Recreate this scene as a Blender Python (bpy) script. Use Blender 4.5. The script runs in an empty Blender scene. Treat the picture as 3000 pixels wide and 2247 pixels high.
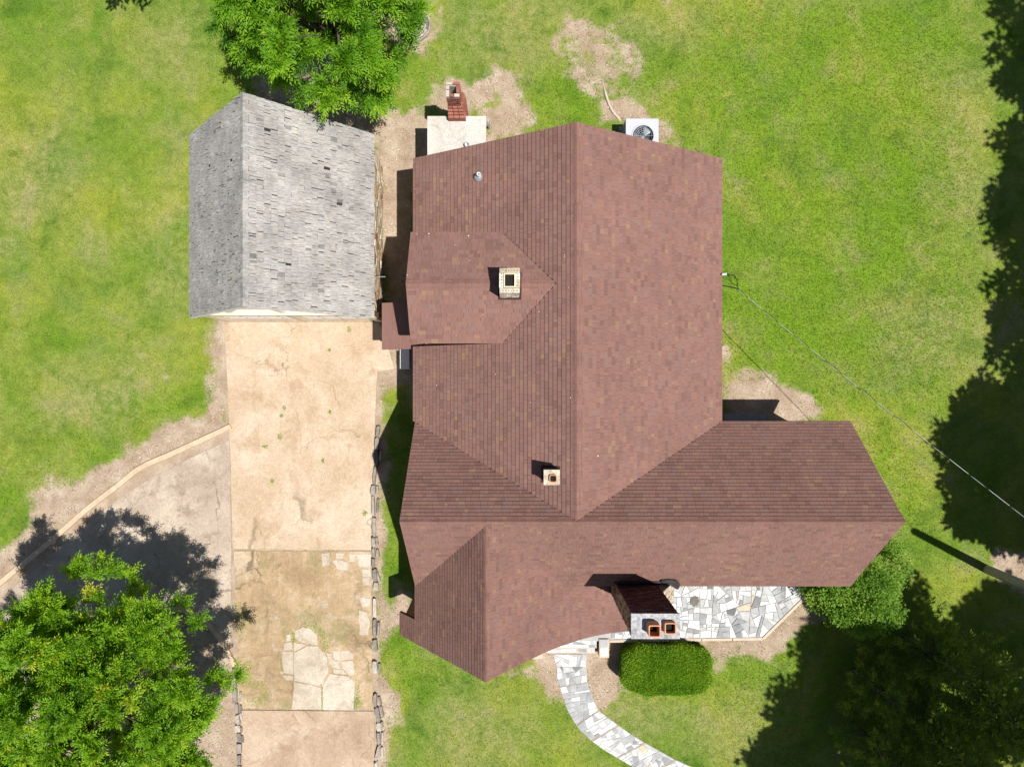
import bpy, math, random
import numpy as np
from mathutils import Vector, Matrix

random.seed(7)
RNG = np.random.default_rng(7)
scene = bpy.context.scene
COL = scene.collection

# ------------------------------------------------------------------ camera, sky, sun, exposure
CAM_H = 24.0
cam_d = bpy.data.cameras.new('camera')
cam_d.sensor_width = 36.0
cam_d.lens = 36.0 * 2080.0 / 3000.0
cam_d.clip_end = 2000.0
cam = bpy.data.objects.new('camera', cam_d)
cam.location = (0, 0, CAM_H)
cam.rotation_euler = (0, 0, 0)
COL.objects.link(cam)
scene.camera = cam

SHX, SHY = -0.315, 0.182            # shadow offset per metre of height
sun_from = Vector((-SHX, -SHY, 1.0)).normalized()
SUN_EL = math.asin(sun_from.z)
SUN_AZ = math.atan2(sun_from.x, sun_from.y)   # from +Y towards +X

world = bpy.data.worlds.new('World')
scene.world = world
world.use_nodes = True
wn = world.node_tree.nodes
wl = world.node_tree.links
wn.clear()
wo = wn.new('ShaderNodeOutputWorld')
wb = wn.new('ShaderNodeBackground')
ws = wn.new('ShaderNodeTexSky')
ws.sky_type = 'NISHITA'
ws.sun_disc = False
ws.sun_elevation = SUN_EL
ws.sun_rotation = SUN_AZ
wb.inputs['Strength'].default_value = 0.052
wl.new(ws.outputs[0], wb.inputs[0])
wl.new(wb.outputs[0], wo.inputs[0])

sun_d = bpy.data.lights.new('sun', 'SUN')
sun_d.energy = 4.6
sun_d.angle = math.radians(0.5)
sun_d.color = (1.0, 0.96, 0.9)
sun = bpy.data.objects.new('sun', sun_d)
sun.rotation_euler = sun_from.to_track_quat('Z', 'Y').to_euler()
sun.location = (8, -6, 40)
COL.objects.link(sun)

vs = scene.view_settings
vs.view_transform = 'Standard'
vs.look = 'None'
vs.exposure = 0.62
vs.gamma = 1.0
vs.use_curve_mapping = False

# ------------------------------------------------------------------ image pixels to metres
F = 2080.0
def S(u, v, z=0.0):
    """point read off the image (image pixels, 2212 wide) at height z -> metres"""
    px, py = u * 3000.0 / 2212.0, v * 3000.0 / 2212.0
    k = (CAM_H - z) / F
    return ((px - 1500.0) * k, -(py - 1123.5) * k, z)
def Q(px, py, z=0.0):  # same for full-size image pixels, cast through the camera
    k = (CAM_H - z) / F
    return ((px - 1500.0) * k, -(py - 1123.5) * k, z)
def SP(pts, z=0.0):
    return [S(u, v, z)[:2] for u, v in pts]
def QP(pts, sc, ox, oy, z=0.0):
    return [Q(x / sc + ox, y / sc + oy, z)[:2] for x, y in pts]

# ------------------------------------------------------------------ generic mesh helpers
def link(o, parent=None):
    COL.objects.link(o)
    if parent is not None:
        o.parent = parent
    return o
def mesh_from(name, verts, faces, mat=None, smooth=False, tint=None):
    me = bpy.data.meshes.new(name)
    me.from_pydata([tuple(v) for v in verts], [], faces)
    if mat is not None:
        for m in (mat if isinstance(mat, (list, tuple)) else [mat]):
            me.materials.append(m)
    if tint is not None:
        a = me.attributes.new('tint', 'FLOAT', 'FACE')
        if np.isscalar(tint):
            tint = np.full(len(faces), tint)
        a.data.foreach_set('value', np.asarray(tint, dtype=np.float32))
    if smooth:
        me.polygons.foreach_set('use_smooth', np.ones(len(me.polygons), dtype=bool))
    me.update()
    return me
def obj(name, me, parent=None):
    return link(bpy.data.objects.new(name, me), parent)
def tag(o, label=None, cat=None, group=None, kind=None):
    if label: o['label'] = label
    if cat: o['category'] = cat
    if group: o['group'] = group
    if kind: o['kind'] = kind
    return o
def thing(name, loc, label, cat, group=None):
    o = bpy.data.objects.new(name, None)
    o.location = loc
    o.empty_display_size = 0.2
    link(o)
    return tag(o, label, cat, group)

class MB:
    """collects shapes into one mesh, in world space; build() re-bases on the parent"""
    def __init__(self):
        self.v, self.f, self.t = [], [], []
    def add(self, vs, fs, tint=0.5):
        b = len(self.v)
        self.v += [tuple(x) for x in vs]
        self.f += [tuple(b + i for i in f) for f in fs]
        self.t += [tint] * len(fs)
        return self
    def box(self, x0, x1, y0, y1, z0, z1, tint=0.5):
        vs = [(x0,y0,z0),(x1,y0,z0),(x1,y1,z0),(x0,y1,z0),(x0,y0,z1),(x1,y0,z1),(x1,y1,z1),(x0,y1,z1)]
        return self.add(vs, BOXF, tint)
    def prism(self, poly, z0, z1, tint=0.5):
        """poly: xy list (ccw or cw), z1 may be callable"""
        poly = ccw(poly)
        n = len(poly)
        zt = [z1(x, y) if callable(z1) else z1 for x, y in poly]
        zb = [z0(x, y) if callable(z0) else z0 for x, y in poly]
        vs = [(x, y, b) for (x, y), b in zip(poly, zb)] + [(x, y, t) for (x, y), t in zip(poly, zt)]
        fs = [tuple(range(n, 2 * n)), tuple(reversed(range(n)))]
        fs += [(i, (i + 1) % n, n + (i + 1) % n, n + i) for i in range(n)]
        return self.add(vs, fs, tint)
    def tube(self, pts, radii, seg=8, tint=0.5, cap=True):
        pts = [Vector(p) for p in pts]
        if np.isscalar(radii): radii = [radii] * len(pts)
        vs, fs = [], []
        for i, p in enumerate(pts):
            d = (pts[min(i + 1, len(pts) - 1)] - pts[max(i - 1, 0)]).normalized()
            a = d.orthogonal().normalized() if i == 0 else (a - d * a.dot(d)).normalized()
            b = d.cross(a)
            for k in range(seg):
                t = 2 * math.pi * k / seg
                vs.append(p + (a * math.cos(t) + b * math.sin(t)) * radii[i])
        for i in range(len(pts) - 1):
            for k in range(seg):
                k2 = (k + 1) % seg
                fs.append((i * seg + k, i * seg + k2, (i + 1) * seg + k2, (i + 1) * seg + k))
        if cap:
            fs.append(tuple(reversed(range(seg))))
            fs.append(tuple((len(pts) - 1) * seg + k for k in range(seg)))
        return self.add(vs, fs, tint)
    def lathe(self, c, prof, seg=20, tint=0.5):
        """prof: list of (r, z) around vertical axis at c"""
        vs, fs = [], []
        for r, z in prof:
            for k in range(seg):
                t = 2 * math.pi * k / seg
                vs.append((c[0] + r * math.cos(t), c[1] + r * math.sin(t), c[2] + z))
        for i in range(len(prof) - 1):
            for k in range(seg):
                k2 = (k + 1) % seg
                fs.append((i * seg + k, i * seg + k2, (i + 1) * seg + k2, (i + 1) * seg + k))
        return self.add(vs, fs, tint)
    def build(self, name, mat, parent=None, smooth=False):
        off = Vector((0, 0, 0))
        p = parent
        while p is not None:
            off = off + p.location
            p = p.parent
        vs = [(x - off.x, y - off.y, z - off.z) for x, y, z in self.v]
        return obj(name, mesh_from(name, vs, self.f, mat, smooth, self.t), parent)
BOXF = [(0,3,2,1),(4,5,6,7),(0,1,5,4),(1,2,6,5),(2,3,7,6),(3,0,4,7)]

def area2(p):
    return sum(p[i][0] * p[(i+1) % len(p)][1] - p[(i+1) % len(p)][0] * p[i][1] for i in range(len(p))) / 2
def ccw(p):
    p = [(q[0], q[1]) for q in p]
    return p if area2(p) > 0 else p[::-1]
def clip_half(poly, a, b, c):
    """keep a*x+b*y>=c"""
    out = []
    n = len(poly)
    for i in range(n):
        p, q = poly[i], poly[(i+1) % n]
        dp, dq = a*p[0]+b*p[1]-c, a*q[0]+b*q[1]-c
        if dp >= 0: out.append(p)
        if (dp > 0 and dq < 0) or (dp < 0 and dq > 0):
            t = dp / (dp - dq)
            out.append((p[0]+(q[0]-p[0])*t, p[1]+(q[1]-p[1])*t))
    return out
def clip_convex(poly, clip, inset=0.0):
    clip = ccw(clip)
    n = len(clip)
    for i in range(n):
        if len(poly) < 3: return []
        p, q = clip[i], clip[(i+1) % n]
        dx, dy = q[0]-p[0], q[1]-p[1]
        L = math.hypot(dx, dy)
        if L < 1e-6: continue
        a, b = -dy / L, dx / L
        poly = clip_half(poly, a, b, a*p[0]+b*p[1] + inset)
    return poly if len(poly) >= 3 else []
def inset_poly(poly, g):
    return clip_convex(ccw(poly), poly, g)
def crazy(poly, amin, amax, rng, elong=2.4):
    """recursive random splitting of a convex polygon into irregular stones"""
    out, st = [], [ccw(poly)]
    while st:
        p = st.pop()
        A = abs(area2(p))
        if A < rng.uniform(amin, amax):
            out.append(p); continue
        cx = sum(q[0] for q in p) / len(p); cy = sum(q[1] for q in p) / len(p)
        best = max(((p[i], p[(i+1) % len(p)]) for i in range(len(p))), key=lambda e: math.dist(*e))
        ang = math.atan2(best[1][1]-best[0][1], best[1][0]-best[0][0]) + math.pi/2 + rng.gauss(0, .2)
        if rng.random() < .12: ang += math.pi / 2
        t = rng.uniform(.32, .68)
        mx = best[0][0] + (best[1][0]-best[0][0])*t; my = best[0][1] + (best[1][1]-best[0][1])*t
        mx, my = mx*.5 + cx*.5, my*.5 + cy*.5
        a, b = -math.sin(ang), math.cos(ang)
        c = a*mx + b*my
        p1, p2 = clip_half(p, a, b, c), clip_half(p, -a, -b, -c)
        ok = [q for q in (p1, p2) if len(q) >= 3 and abs(area2(q)) > amin*.15]
        if len(ok) < 2:
            out.append(p); continue
        st += ok
    return out

# ------------------------------------------------------------------ materials
def srgb(r, g, b):
    f = lambda c: (c/255/12.92) if c/255 <= .04045 else ((c/255+.055)/1.055)**2.4
    return (f(r), f(g), f(b), 1.0)
class NT:
    def __init__(self, name, rough=0.9, spec=0.2):
        self.m = bpy.data.materials.new(name)
        self.m.use_nodes = True
        self.n, self.l = self.m.node_tree.nodes, self.m.node_tree.links
        self.bsdf = self.n['Principled BSDF']
        self.out = self.n['Material Output']
        self.bsdf.inputs['Roughness'].default_value = rough
        self.bsdf.inputs['Specular IOR Level'].default_value = spec
        self.pos = self.n.new('ShaderNodeNewGeometry').outputs['Position']
    def noise(self, scale, detail=4, rough=.55, vec=None, stretch=None, dist=0.0):
        t = self.n.new('ShaderNodeTexNoise')
        t.inputs['Scale'].default_value = scale
        t.inputs['Detail'].default_value = detail
        t.inputs['Roughness'].default_value = rough
        t.inputs['Distortion'].default_value = dist
        v = vec or self.pos
        if stretch:
            mp = self.n.new('ShaderNodeMapping')
            mp.inputs['Scale'].default_value = stretch
            self.l.new(v, mp.inputs[0]); v = mp.outputs[0]
        self.l.new(v, t.inputs['Vector'])
        return t.outputs['Fac']
    def voronoi(self, scale, feature='F1', out='Distance', rnd=1.0):
        t = self.n.new('ShaderNodeTexVoronoi')
        t.feature = feature
        t.inputs['Scale'].default_value = scale
        t.inputs['Randomness'].default_value = rnd
        self.l.new(self.pos, t.inputs['Vector'])
        return t.outputs[out]
    def ramp(self, fac, stops, interp='LINEAR'):
        r = self.n.new('ShaderNodeValToRGB')
        r.color_ramp.interpolation = interp
        el = r.color_ramp.elements
        while len(el) < len(stops): el.new(0.5)
        for e, (p, c) in zip(el, stops):
            e.position = p
            e.color = c if len(c) == 4 else (*c, 1)
        self.l.new(fac, r.inputs[0])
        return r.outputs[0]
    def mix(self, fac, a, b, mode='MIX'):
        m = self.n.new('ShaderNodeMix')
        m.data_type = 'RGBA'; m.blend_type = mode
        for s, v in ((m.inputs[0], fac), (m.inputs[6], a), (m.inputs[7], b)):
            if hasattr(v, 'is_output'): self.l.new(v, s)
            elif isinstance(v, (int, float)): s.default_value = v
            else: s.default_value = v if len(v) == 4 else (*v, 1)
        return m.outputs[2]
    def math(self, op, a, b=None, clamp=False):
        m = self.n.new('ShaderNodeMath')
        m.operation = op; m.use_clamp = clamp
        for s, v in zip(m.inputs, (a, b)):
            if v is None: continue
            if hasattr(v, 'is_output'): self.l.new(v, s)
            else: s.default_value = v
        return m.outputs[0]
    def attr(self, name):
        a = self.n.new('ShaderNodeAttribute')
        a.attribute_name = name
        return a.outputs['Fac']
    def step(self, v, lo, hi):
        m = self.n.new('ShaderNodeMapRange')
        m.interpolation_type = 'SMOOTHSTEP'
        m.inputs[1].default_value = lo; m.inputs[2].default_value = hi
        self.l.new(v, m.inputs[0])
        return m.outputs[0]
    def bump(self, h, strength=.5, dist=.02):
        b = self.n.new('ShaderNodeBump')
        b.inputs['Strength'].default_value = strength
        b.inputs['Distance'].default_value = dist
        self.l.new(h, b.inputs['Height'])
        self.l.new(b.outputs[0], self.bsdf.inputs['Normal'])
    def color(self, c):
        if hasattr(c, 'is_output'): self.l.new(c, self.bsdf.inputs['Base Color'])
        else: self.bsdf.inputs['Base Color'].default_value = c if len(c) == 4 else (*c, 1)
        return self

def simple(name, col, var=.25, scale=6, rough=.85, spec=.2, bump=.3, metallic=0.0):
    t = NT(name, rough, spec)
    n = t.noise(scale, 6, .65)
    dark = tuple(c*(1-var) for c in col[:3]); light = tuple(min(1, c*(1+var)) for c in col[:3])
    t.color(t.ramp(n, [(.3, dark), (.7, light)]))
    t.bsdf.inputs['Metallic'].default_value = metallic
    if bump: t.bump(t.noise(scale*6, 4), bump, .01)
    return t.m

def tinted(name, stops, grain=30, gvar=.25, rough=.92, bump=.4, spec=.12, blot=2.0, bvar=.15, stretch=None, interp='LINEAR'):
    """colour picked by the piece's own 'tint' attribute, plus fine grain and broad wear"""
    t = NT(name, rough, spec)
    c = t.ramp(t.attr('tint'), stops, interp)
    g = t.noise(grain, 5, .7, stretch=stretch)
    c = t.mix(1.0, c, t.ramp(g, [(.25, (1-gvar,)*3), (.75, (1+gvar,)*3)]), 'MULTIPLY')
    b = t.noise(blot, 4, .6)
    c = t.mix(1.0, c, t.ramp(b, [(.3, (1-bvar,)*3), (.7, (1+bvar,)*3)]), 'MULTIPLY')
    t.color(c)
    t.bump(g, bump, .006)
    return t.m

M = {}
M['shingle'] = tinted('asphalt_shingle', [(0, (.144,.079,.066)), (.2, (.164,.091,.076)), (.45, (.184,.102,.085)), (.62, (.202,.109,.088)),
                      (.75, (.178,.107,.094)), (.86, (.206,.121,.086)), (1, (.222,.138,.092))], grain=55, gvar=.28, blot=.6, bvar=.09)
M['ridge'] = tinted('ridge_shingle', [(0, (.170,.090,.075)), (1, (.200,.106,.088))], grain=55, gvar=.2)
M['deck'] = simple('roof_deck', (.05,.022,.02), .2)
M['shake'] = tinted('weathered_cedar_shake', [(0, (.14,.134,.126)), (.25, (.245,.235,.223)), (.6, (.30,.288,.272)), (.85, (.335,.32,.298)), (1, (.315,.278,.242))],
                    grain=7, gvar=.62, blot=1.1, bvar=.24, stretch=(1, 10, 1), bump=.9)
M['shake_under'] = simple('shake_underlay', (.035,.03,.027), .3)
M['brick_red'] = tinted('red_brick', [(0, (.17,.065,.05)), (.5, (.24,.092,.068)), (.85, (.30,.125,.095)), (1, (.42,.37,.31))], grain=40, gvar=.2)
M['brick_dark'] = tinted('dark_brick', [(0, (.05,.02,.02)), (.5, (.10,.045,.04)), (1, (.16,.085,.075))], grain=25, gvar=.35, blot=3, bvar=.4)  # dark brown brick with broad random blotches
M['brick_pale'] = tinted('whitewashed_brick', [(0, (.30,.235,.155)), (.5, (.40,.355,.27)), (1, (.48,.455,.39))], grain=16, gvar=.5, blot=5, bvar=.25)
M['mortar'] = simple('mortar', (.34,.31,.27), .3, 9)
M['mortar_dark'] = simple('dark_mortar', (.19,.175,.165), .3, 9)
M['stone_wall'] = tinted('tan_fieldstone', [(0, (.22,.12,.06)), (.3, (.34,.21,.12)), (.6, (.40,.30,.19)), (1, (.50,.44,.34))], grain=9, gvar=.3, blot=3)
M['stone_grey'] = tinted('grey_limestone', [(0, (.12,.108,.095)), (.4, (.235,.205,.175)), (.75, (.34,.30,.255)), (1, (.44,.39,.335))], grain=12, gvar=.35, blot=2.5, bvar=.25, bump=.8)
M['marble'] = tinted('marble_flagstone', [(0, (.085,.08,.085)), (.12, (.17,.18,.19)), (.3, (.28,.29,.295)), (.55, (.37,.37,.365)), (.75, (.46,.458,.455)), (.94, (.62,.615,.60)), (1, (.45,.385,.285))],
                    grain=6, gvar=.2, rough=.7, spec=.2, blot=1.6, bvar=.24, bump=.3)
M['mortar_white'] = simple('pale_grout', (.345,.34,.33), .16, 8)
M['coping'] = simple('peach_limestone_coping', (.47,.385,.305), .12, 5)
M['stucco'] = simple('cream_stucco', (.62,.53,.40), .1, 8)
M['white_wood'] = simple('white_painted_wood', (.74,.72,.69), .06, 10, .6)
M['brown_wood'] = simple('brown_stained_wood', (.16,.09,.05), .3, 7)
M['house_brick'] = simple('house_wall_brick', (.26,.15,.10), .25, 12)
M['terracotta'] = tinted('terracotta_flue', [(0, (.34,.13,.06)), (1, (.55,.27,.15))], grain=25, gvar=.2)
M['flue_cream'] = tinted('cream_flue', [(0, (.5,.4,.25)), (1, (.62,.54,.38))], grain=25, gvar=.2)
M['soot_shade'] = simple('soot_shade', (.012,.01,.01), .3)  # black for flue soot and for the painted darkness of openings
M['cement'] = tinted('weathered_cement_cap', [(0, (.24,.24,.25)), (1, (.37,.37,.38))], grain=13, gvar=.6, blot=4, bvar=.35)
M['flash'] = simple('tarred_flashing', (.035,.03,.03), .4, 8, .7)
M['ac_body'] = simple('grey_painted_steel', (.40,.41,.46), .05, 4, .45, .4, 0)
M['ac_dark'] = simple('dark_coil', (.03,.032,.035), .3, 20, .6)
M['steel'] = simple('galvanised_steel', (.42,.45,.48), .15, 14, .4, .5, .1, .6)
M['fan'] = simple('slate_fan_metal', (.13,.16,.18), .2, 14, .45, .4, .1, .3)
M['pvc'] = simple('white_pipe', (.75,.75,.74), .05, 10, .5)
M['black_cable'] = simple('black_cable', (.012,.014,.014), .2, 10, .6)
M['alu_cable'] = simple('bare_aluminium_cable', (.42,.44,.42), .1, 20, .45)
M['glass'] = simple('dark_window_glass', (.02,.025,.03), .1, 3, .1, .5, 0)
M['bark'] = simple('tree_bark', (.10,.08,.062), .4, 9, .95, .1, .8)
M['root'] = simple('dry_root_wood', (.44,.38,.30), .25, 12)
M['pole'] = tinted('weathered_pole', [(0, (.36,.31,.26)), (1, (.46,.41,.35))], grain=16, gvar=.35, stretch=(1, 1, .1))
M['door'] = simple('cream_garage_door', (.60,.55,.47), .08, 6, .7)
M['grey_step'] = simple('grey_concrete_step', (.26,.255,.25), .2, 6)
M['joint'] = simple('brown_joint', (.27,.215,.165), .2, 6)
M['kerb'] = simple('tan_concrete_kerb', (.46,.35,.245), .18, 5)

def concrete(name, c_lo, c_mid, c_hi, stain, stain_amt, moss=0.0, crack=0.0):
    t = NT(name, .95, .1)
    n1 = t.noise(.55, 6, .62, dist=.4)
    c = t.ramp(n1, [(.34, c_lo), (.5, c_mid), (.66, c_hi)])
    n2 = t.noise(1.3, 8, .72, dist=.3)
    c = t.mix(t.math('MULTIPLY', t.step(n2, .50, .66), stain_amt), c, stain)
    n3 = t.noise(2.3, 5, .6, stretch=(1, .35, 1))
    c = t.mix(t.math('MULTIPLY', t.step(n3, .53, .70), .35), c, c_hi)
    if moss:
        c = t.mix(t.math('MULTIPLY', t.step(t.noise(1.7, 7, .7, dist=.5), .52, .68), .5), c, (.44, .385, .315))
        c = t.mix(t.math('MULTIPLY', t.step(t.noise(.8, 8, .75), .50, .62), moss), c, (.17, .165, .07))
    n4 = t.noise(1.0, 6, .7, stretch=(2.6, .22, 1))
    c = t.mix(t.math('MULTIPLY', t.step(n4, .52, .70), .25), c, stain)
    oil = t.noise(.9, 4, .5, stretch=(1, 1, 1), dist=.2)
    c = t.mix(t.math('MULTIPLY', t.step(oil, .68, .80), .2), c, tuple(k*.55 for k in stain))
    if crack:
        vor = t.n.new('ShaderNodeTexVoronoi')
        vor.feature = 'DISTANCE_TO_EDGE'
        vor.inputs['Scale'].default_value = .42
        wv = t.n.new('ShaderNodeVectorMath'); wv.operation = 'MULTIPLY_ADD'
        nz = t.n.new('ShaderNodeTexNoise'); nz.inputs['Scale'].default_value = 2.2; nz.inputs['Detail'].default_value = 6
        t.l.new(t.pos, nz.inputs['Vector'])
        t.l.new(nz.outputs['Color'], wv.inputs[0]); wv.inputs[1].default_value = (.7,.7,0); t.l.new(t.pos, wv.inputs[2])
        t.l.new(wv.outputs[0], vor.inputs['Vector'])
        ck = t.math('SUBTRACT', 1.0, t.step(vor.outputs['Distance'], .002, .009))
        gate = t.step(t.noise(.6, 3, .5), .46, .60)
        c = t.mix(t.math('MULTIPLY', t.math('MULTIPLY', ck, gate), crack), c, (.13, .10, .065))
    sp = t.noise(42, 3, .8)
    c = t.mix(1.0, c, t.ramp(sp, [(.3, (.68,)*3), (.7, (1.3,)*3)]), 'MULTIPLY')
    sp2 = t.noise(9, 6, .75)
    c = t.mix(1.0, c, t.ramp(sp2, [(.3, (.86,)*3), (.7, (1.13,)*3)]), 'MULTIPLY')
    t.color(c)
    t.bump(sp, .5, .008)
    return t.m
M['drive'] = concrete('peach_aggregate_concrete', (.38,.28,.19), (.43,.33,.235), (.48,.39,.295), (.335,.235,.15), .65, crack=.5)
M['drive_low'] = concrete('pinkish_aggregate_concrete', (.315,.225,.155), (.37,.275,.195), (.43,.335,.25), (.26,.175,.118), .7, crack=.4)
M['drive_worn'] = concrete('crumbling_drive_bed', (.27,.185,.105), (.36,.26,.155), (.46,.365,.265), (.22,.16,.095), .75, moss=.5, crack=.8)
M['apron'] = concrete('grey_tan_concrete', (.285,.225,.175), (.36,.292,.232), (.45,.378,.305), (.225,.172,.13), .75, crack=.6)
M['slab_pale'] = concrete('pale_broken_concrete', (.36,.30,.235), (.43,.37,.295), (.495,.44,.365), (.30,.235,.175), .7)
M['annexe_roof'] = concrete('white_coated_slab', (.40,.37,.335), (.46,.44,.405), (.53,.51,.48), (.30,.28,.255), .6)

# lawn: one colour recipe shared by the ground sheet and the blades
def lawn_color(t, blades=False):
    big = t.noise(.16, 3, .5, dist=.6)
    mid = t.noise(.75, 5, .6, dist=.5)
    fine = t.noise(3.4, 5, .7)
    c = t.ramp(mid, [(.35, (.096,.158,.022)), (.45, (.154,.210,.034)), (.54, (.182,.226,.046)), (.66, (.226,.236,.086))])
    c = t.mix(t.step(big, .46, .64), c, t.mix(.5, c, (.165,.225,.028)))
    c = t.mix(1.0, c, t.ramp(t.noise(.24, 5, .6, dist=.8), [(.38, (.72,.90,.62)), (.5, (1.0,)*3), (.61, (1.22,1.10,.95))]), 'MULTIPLY')
    lush = t.attr('lush')
    lmask = t.math('MULTIPLY', lush, t.step(t.noise(.9, 5, .65, dist=.8), .30, .62))
    c = t.mix(t.math('MULTIPLY', lmask, .8), c, (.130, .228, .014))
    pale = t.attr('pale')
    c = t.mix(t.math('MULTIPLY', t.math('MULTIPLY', pale, .6), t.step(fine, .30, .68)), c, (.27, .245, .115))
    tealm = t.step(t.noise(.42, 5, .65, dist=1.0), .48, .80)
    c = t.mix(t.math('MULTIPLY', tealm, .55), c, (.105,.165,.048))
    c = t.mix(1.0, c, t.ramp(fine, [(.28, (.78,)*3), (.5, (1.0,)*3), (.75, (1.22, 1.18, 1.2))]), 'MULTIPLY')
    if blades:
        c = t.mix(1.0, c, t.ramp(t.attr('tint'), [(0, (.5,.58,.42)), (.5, (1.0,)*3), (1, (1.75,1.6,1.8))]), 'MULTIPLY')
    else:
        c = t.mix(1.0, c, t.ramp(t.noise(19, 4, .85), [(.28, (.48,.54,.42)), (.72, (1.42,1.36,1.4))]), 'MULTIPLY')
    return c
t = NT('lawn_and_soil', .97, .05)
lawn = lawn_color(t)
soil_n = t.noise(1.3, 6, .7)
soil = t.ramp(soil_n, [(.3, (.25,.18,.125)), (.5, (.345,.265,.195)), (.7, (.45,.375,.29))])
soil = t.mix(1.0, soil, t.ramp(t.noise(26, 4, .85), [(.3, (.6,)*3), (.7, (1.38,)*3)]), 'MULTIPLY')
soil = t.mix(t.math('MULTIPLY', t.step(t.noise(5, 5, .75), .54, .68), .5), soil, (.21,.215,.07))
edge = t.math('ADD', t.attr('dirt'), t.math('MULTIPLY', t.math('SUBTRACT', t.noise(3.0, 9, .8), .5), 1.5))
mask = t.step(edge, .28, .74)
t.color(t.mix(mask, lawn, soil))
t.bump(t.noise(30, 4, .8), .8, .03)
M['ground'] = t.m
t = NT('grass_blade', .8, .15)
gc = lawn_color(t, True)
t.color(gc)
M['grass'] = t.m

def leaf_mat(name, stops, trans=.42, rough=.55, spec=.25):
    t = NT(name, rough, spec)
    c = t.ramp(t.attr('tint'), stops)
    t.color(c)
    tr = t.n.new('ShaderNodeBsdfTranslucent')
    t.l.new(t.mix(1.0, c, (1.5, 1.5, .6, 1), 'MULTIPLY'), tr.inputs['Color'])
    mx = t.n.new('ShaderNodeMixShader')
    mx.inputs[0].default_value = trans
    t.l.new(t.bsdf.outputs[0], mx.inputs[1]); t.l.new(tr.outputs[0], mx.inputs[2])
    t.l.new(mx.outputs[0], t.out.inputs['Surface'])
    return t.m
M['leaf_pecan'] = leaf_mat('pecan_leaf', [(0, (.066,.180,.012)), (.45, (.140,.310,.014)), (.8, (.24,.42,.02)), (1, (.38,.50,.05))], spec=.22)
M['leaf_dense'] = leaf_mat('dense_leaf', [(0, (.080,.195,.012)), (.5, (.170,.335,.014)), (.85, (.27,.42,.02)), (1, (.46,.49,.04))], spec=.2)
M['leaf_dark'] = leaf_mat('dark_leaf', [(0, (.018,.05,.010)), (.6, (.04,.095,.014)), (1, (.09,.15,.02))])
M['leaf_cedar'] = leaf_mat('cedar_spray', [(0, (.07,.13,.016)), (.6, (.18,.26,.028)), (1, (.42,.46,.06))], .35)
M['leaf_shrub'] = leaf_mat('shrub_leaf', [(0, (.085,.185,.02)), (.5, (.170,.310,.03)), (1, (.31,.42,.08))])
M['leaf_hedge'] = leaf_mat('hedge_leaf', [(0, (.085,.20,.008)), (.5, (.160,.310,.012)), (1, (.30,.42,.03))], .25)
M['hedge_core'] = simple('hedge_core', (.05,.10,.012), .3, 20)
M['litter'] = tinted('leaf_litter', [(0, (.12,.07,.04)), (.5, (.30,.21,.14)), (.85, (.45,.37,.28)), (1, (.65,.60,.54))], grain=20)

# ------------------------------------------------------------------ ground masks
def vnoise(x, y, sc, seed):
    r = np.random.default_rng(seed).random((128, 128))
    X, Y = x * sc + 300.3, y * sc + 300.7
    i, j = np.floor(X).astype(int), np.floor(Y).astype(int)
    fx, fy = X - i, Y - j
    fx, fy = fx*fx*(3-2*fx), fy*fy*(3-2*fy)
    g = lambda a, b: r[a % 128, b % 128]
    return (g(i,j)*(1-fx)+g(i+1,j)*fx)*(1-fy) + (g(i,j+1)*(1-fx)+g(i+1,j+1)*fx)*fy
def sdist(poly, x, y):
    """signed distance, positive inside"""
    d = np.full(x.shape, 1e9); ins = np.zeros(x.shape, bool)
    n = len(poly)
    for i in range(n):
        (ax, ay), (bx, by) = poly[i], poly[(i+1) % n]
        ex, ey = bx-ax, by-ay
        L2 = ex*ex+ey*ey + 1e-12
        tt = np.clip(((x-ax)*ex+(y-ay)*ey)/L2, 0, 1)
        d = np.minimum(d, np.hypot(x-ax-tt*ex, y-ay-tt*ey))
        c = (ay > y) != (by > y)
        with np.errstate(divide='ignore', invalid='ignore'):
            xi = ax + (y-ay)*ex/(by-ay if by != ay else 1e-12)
        ins ^= c & (x < xi)
    return np.where(ins, d, -d)

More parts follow.
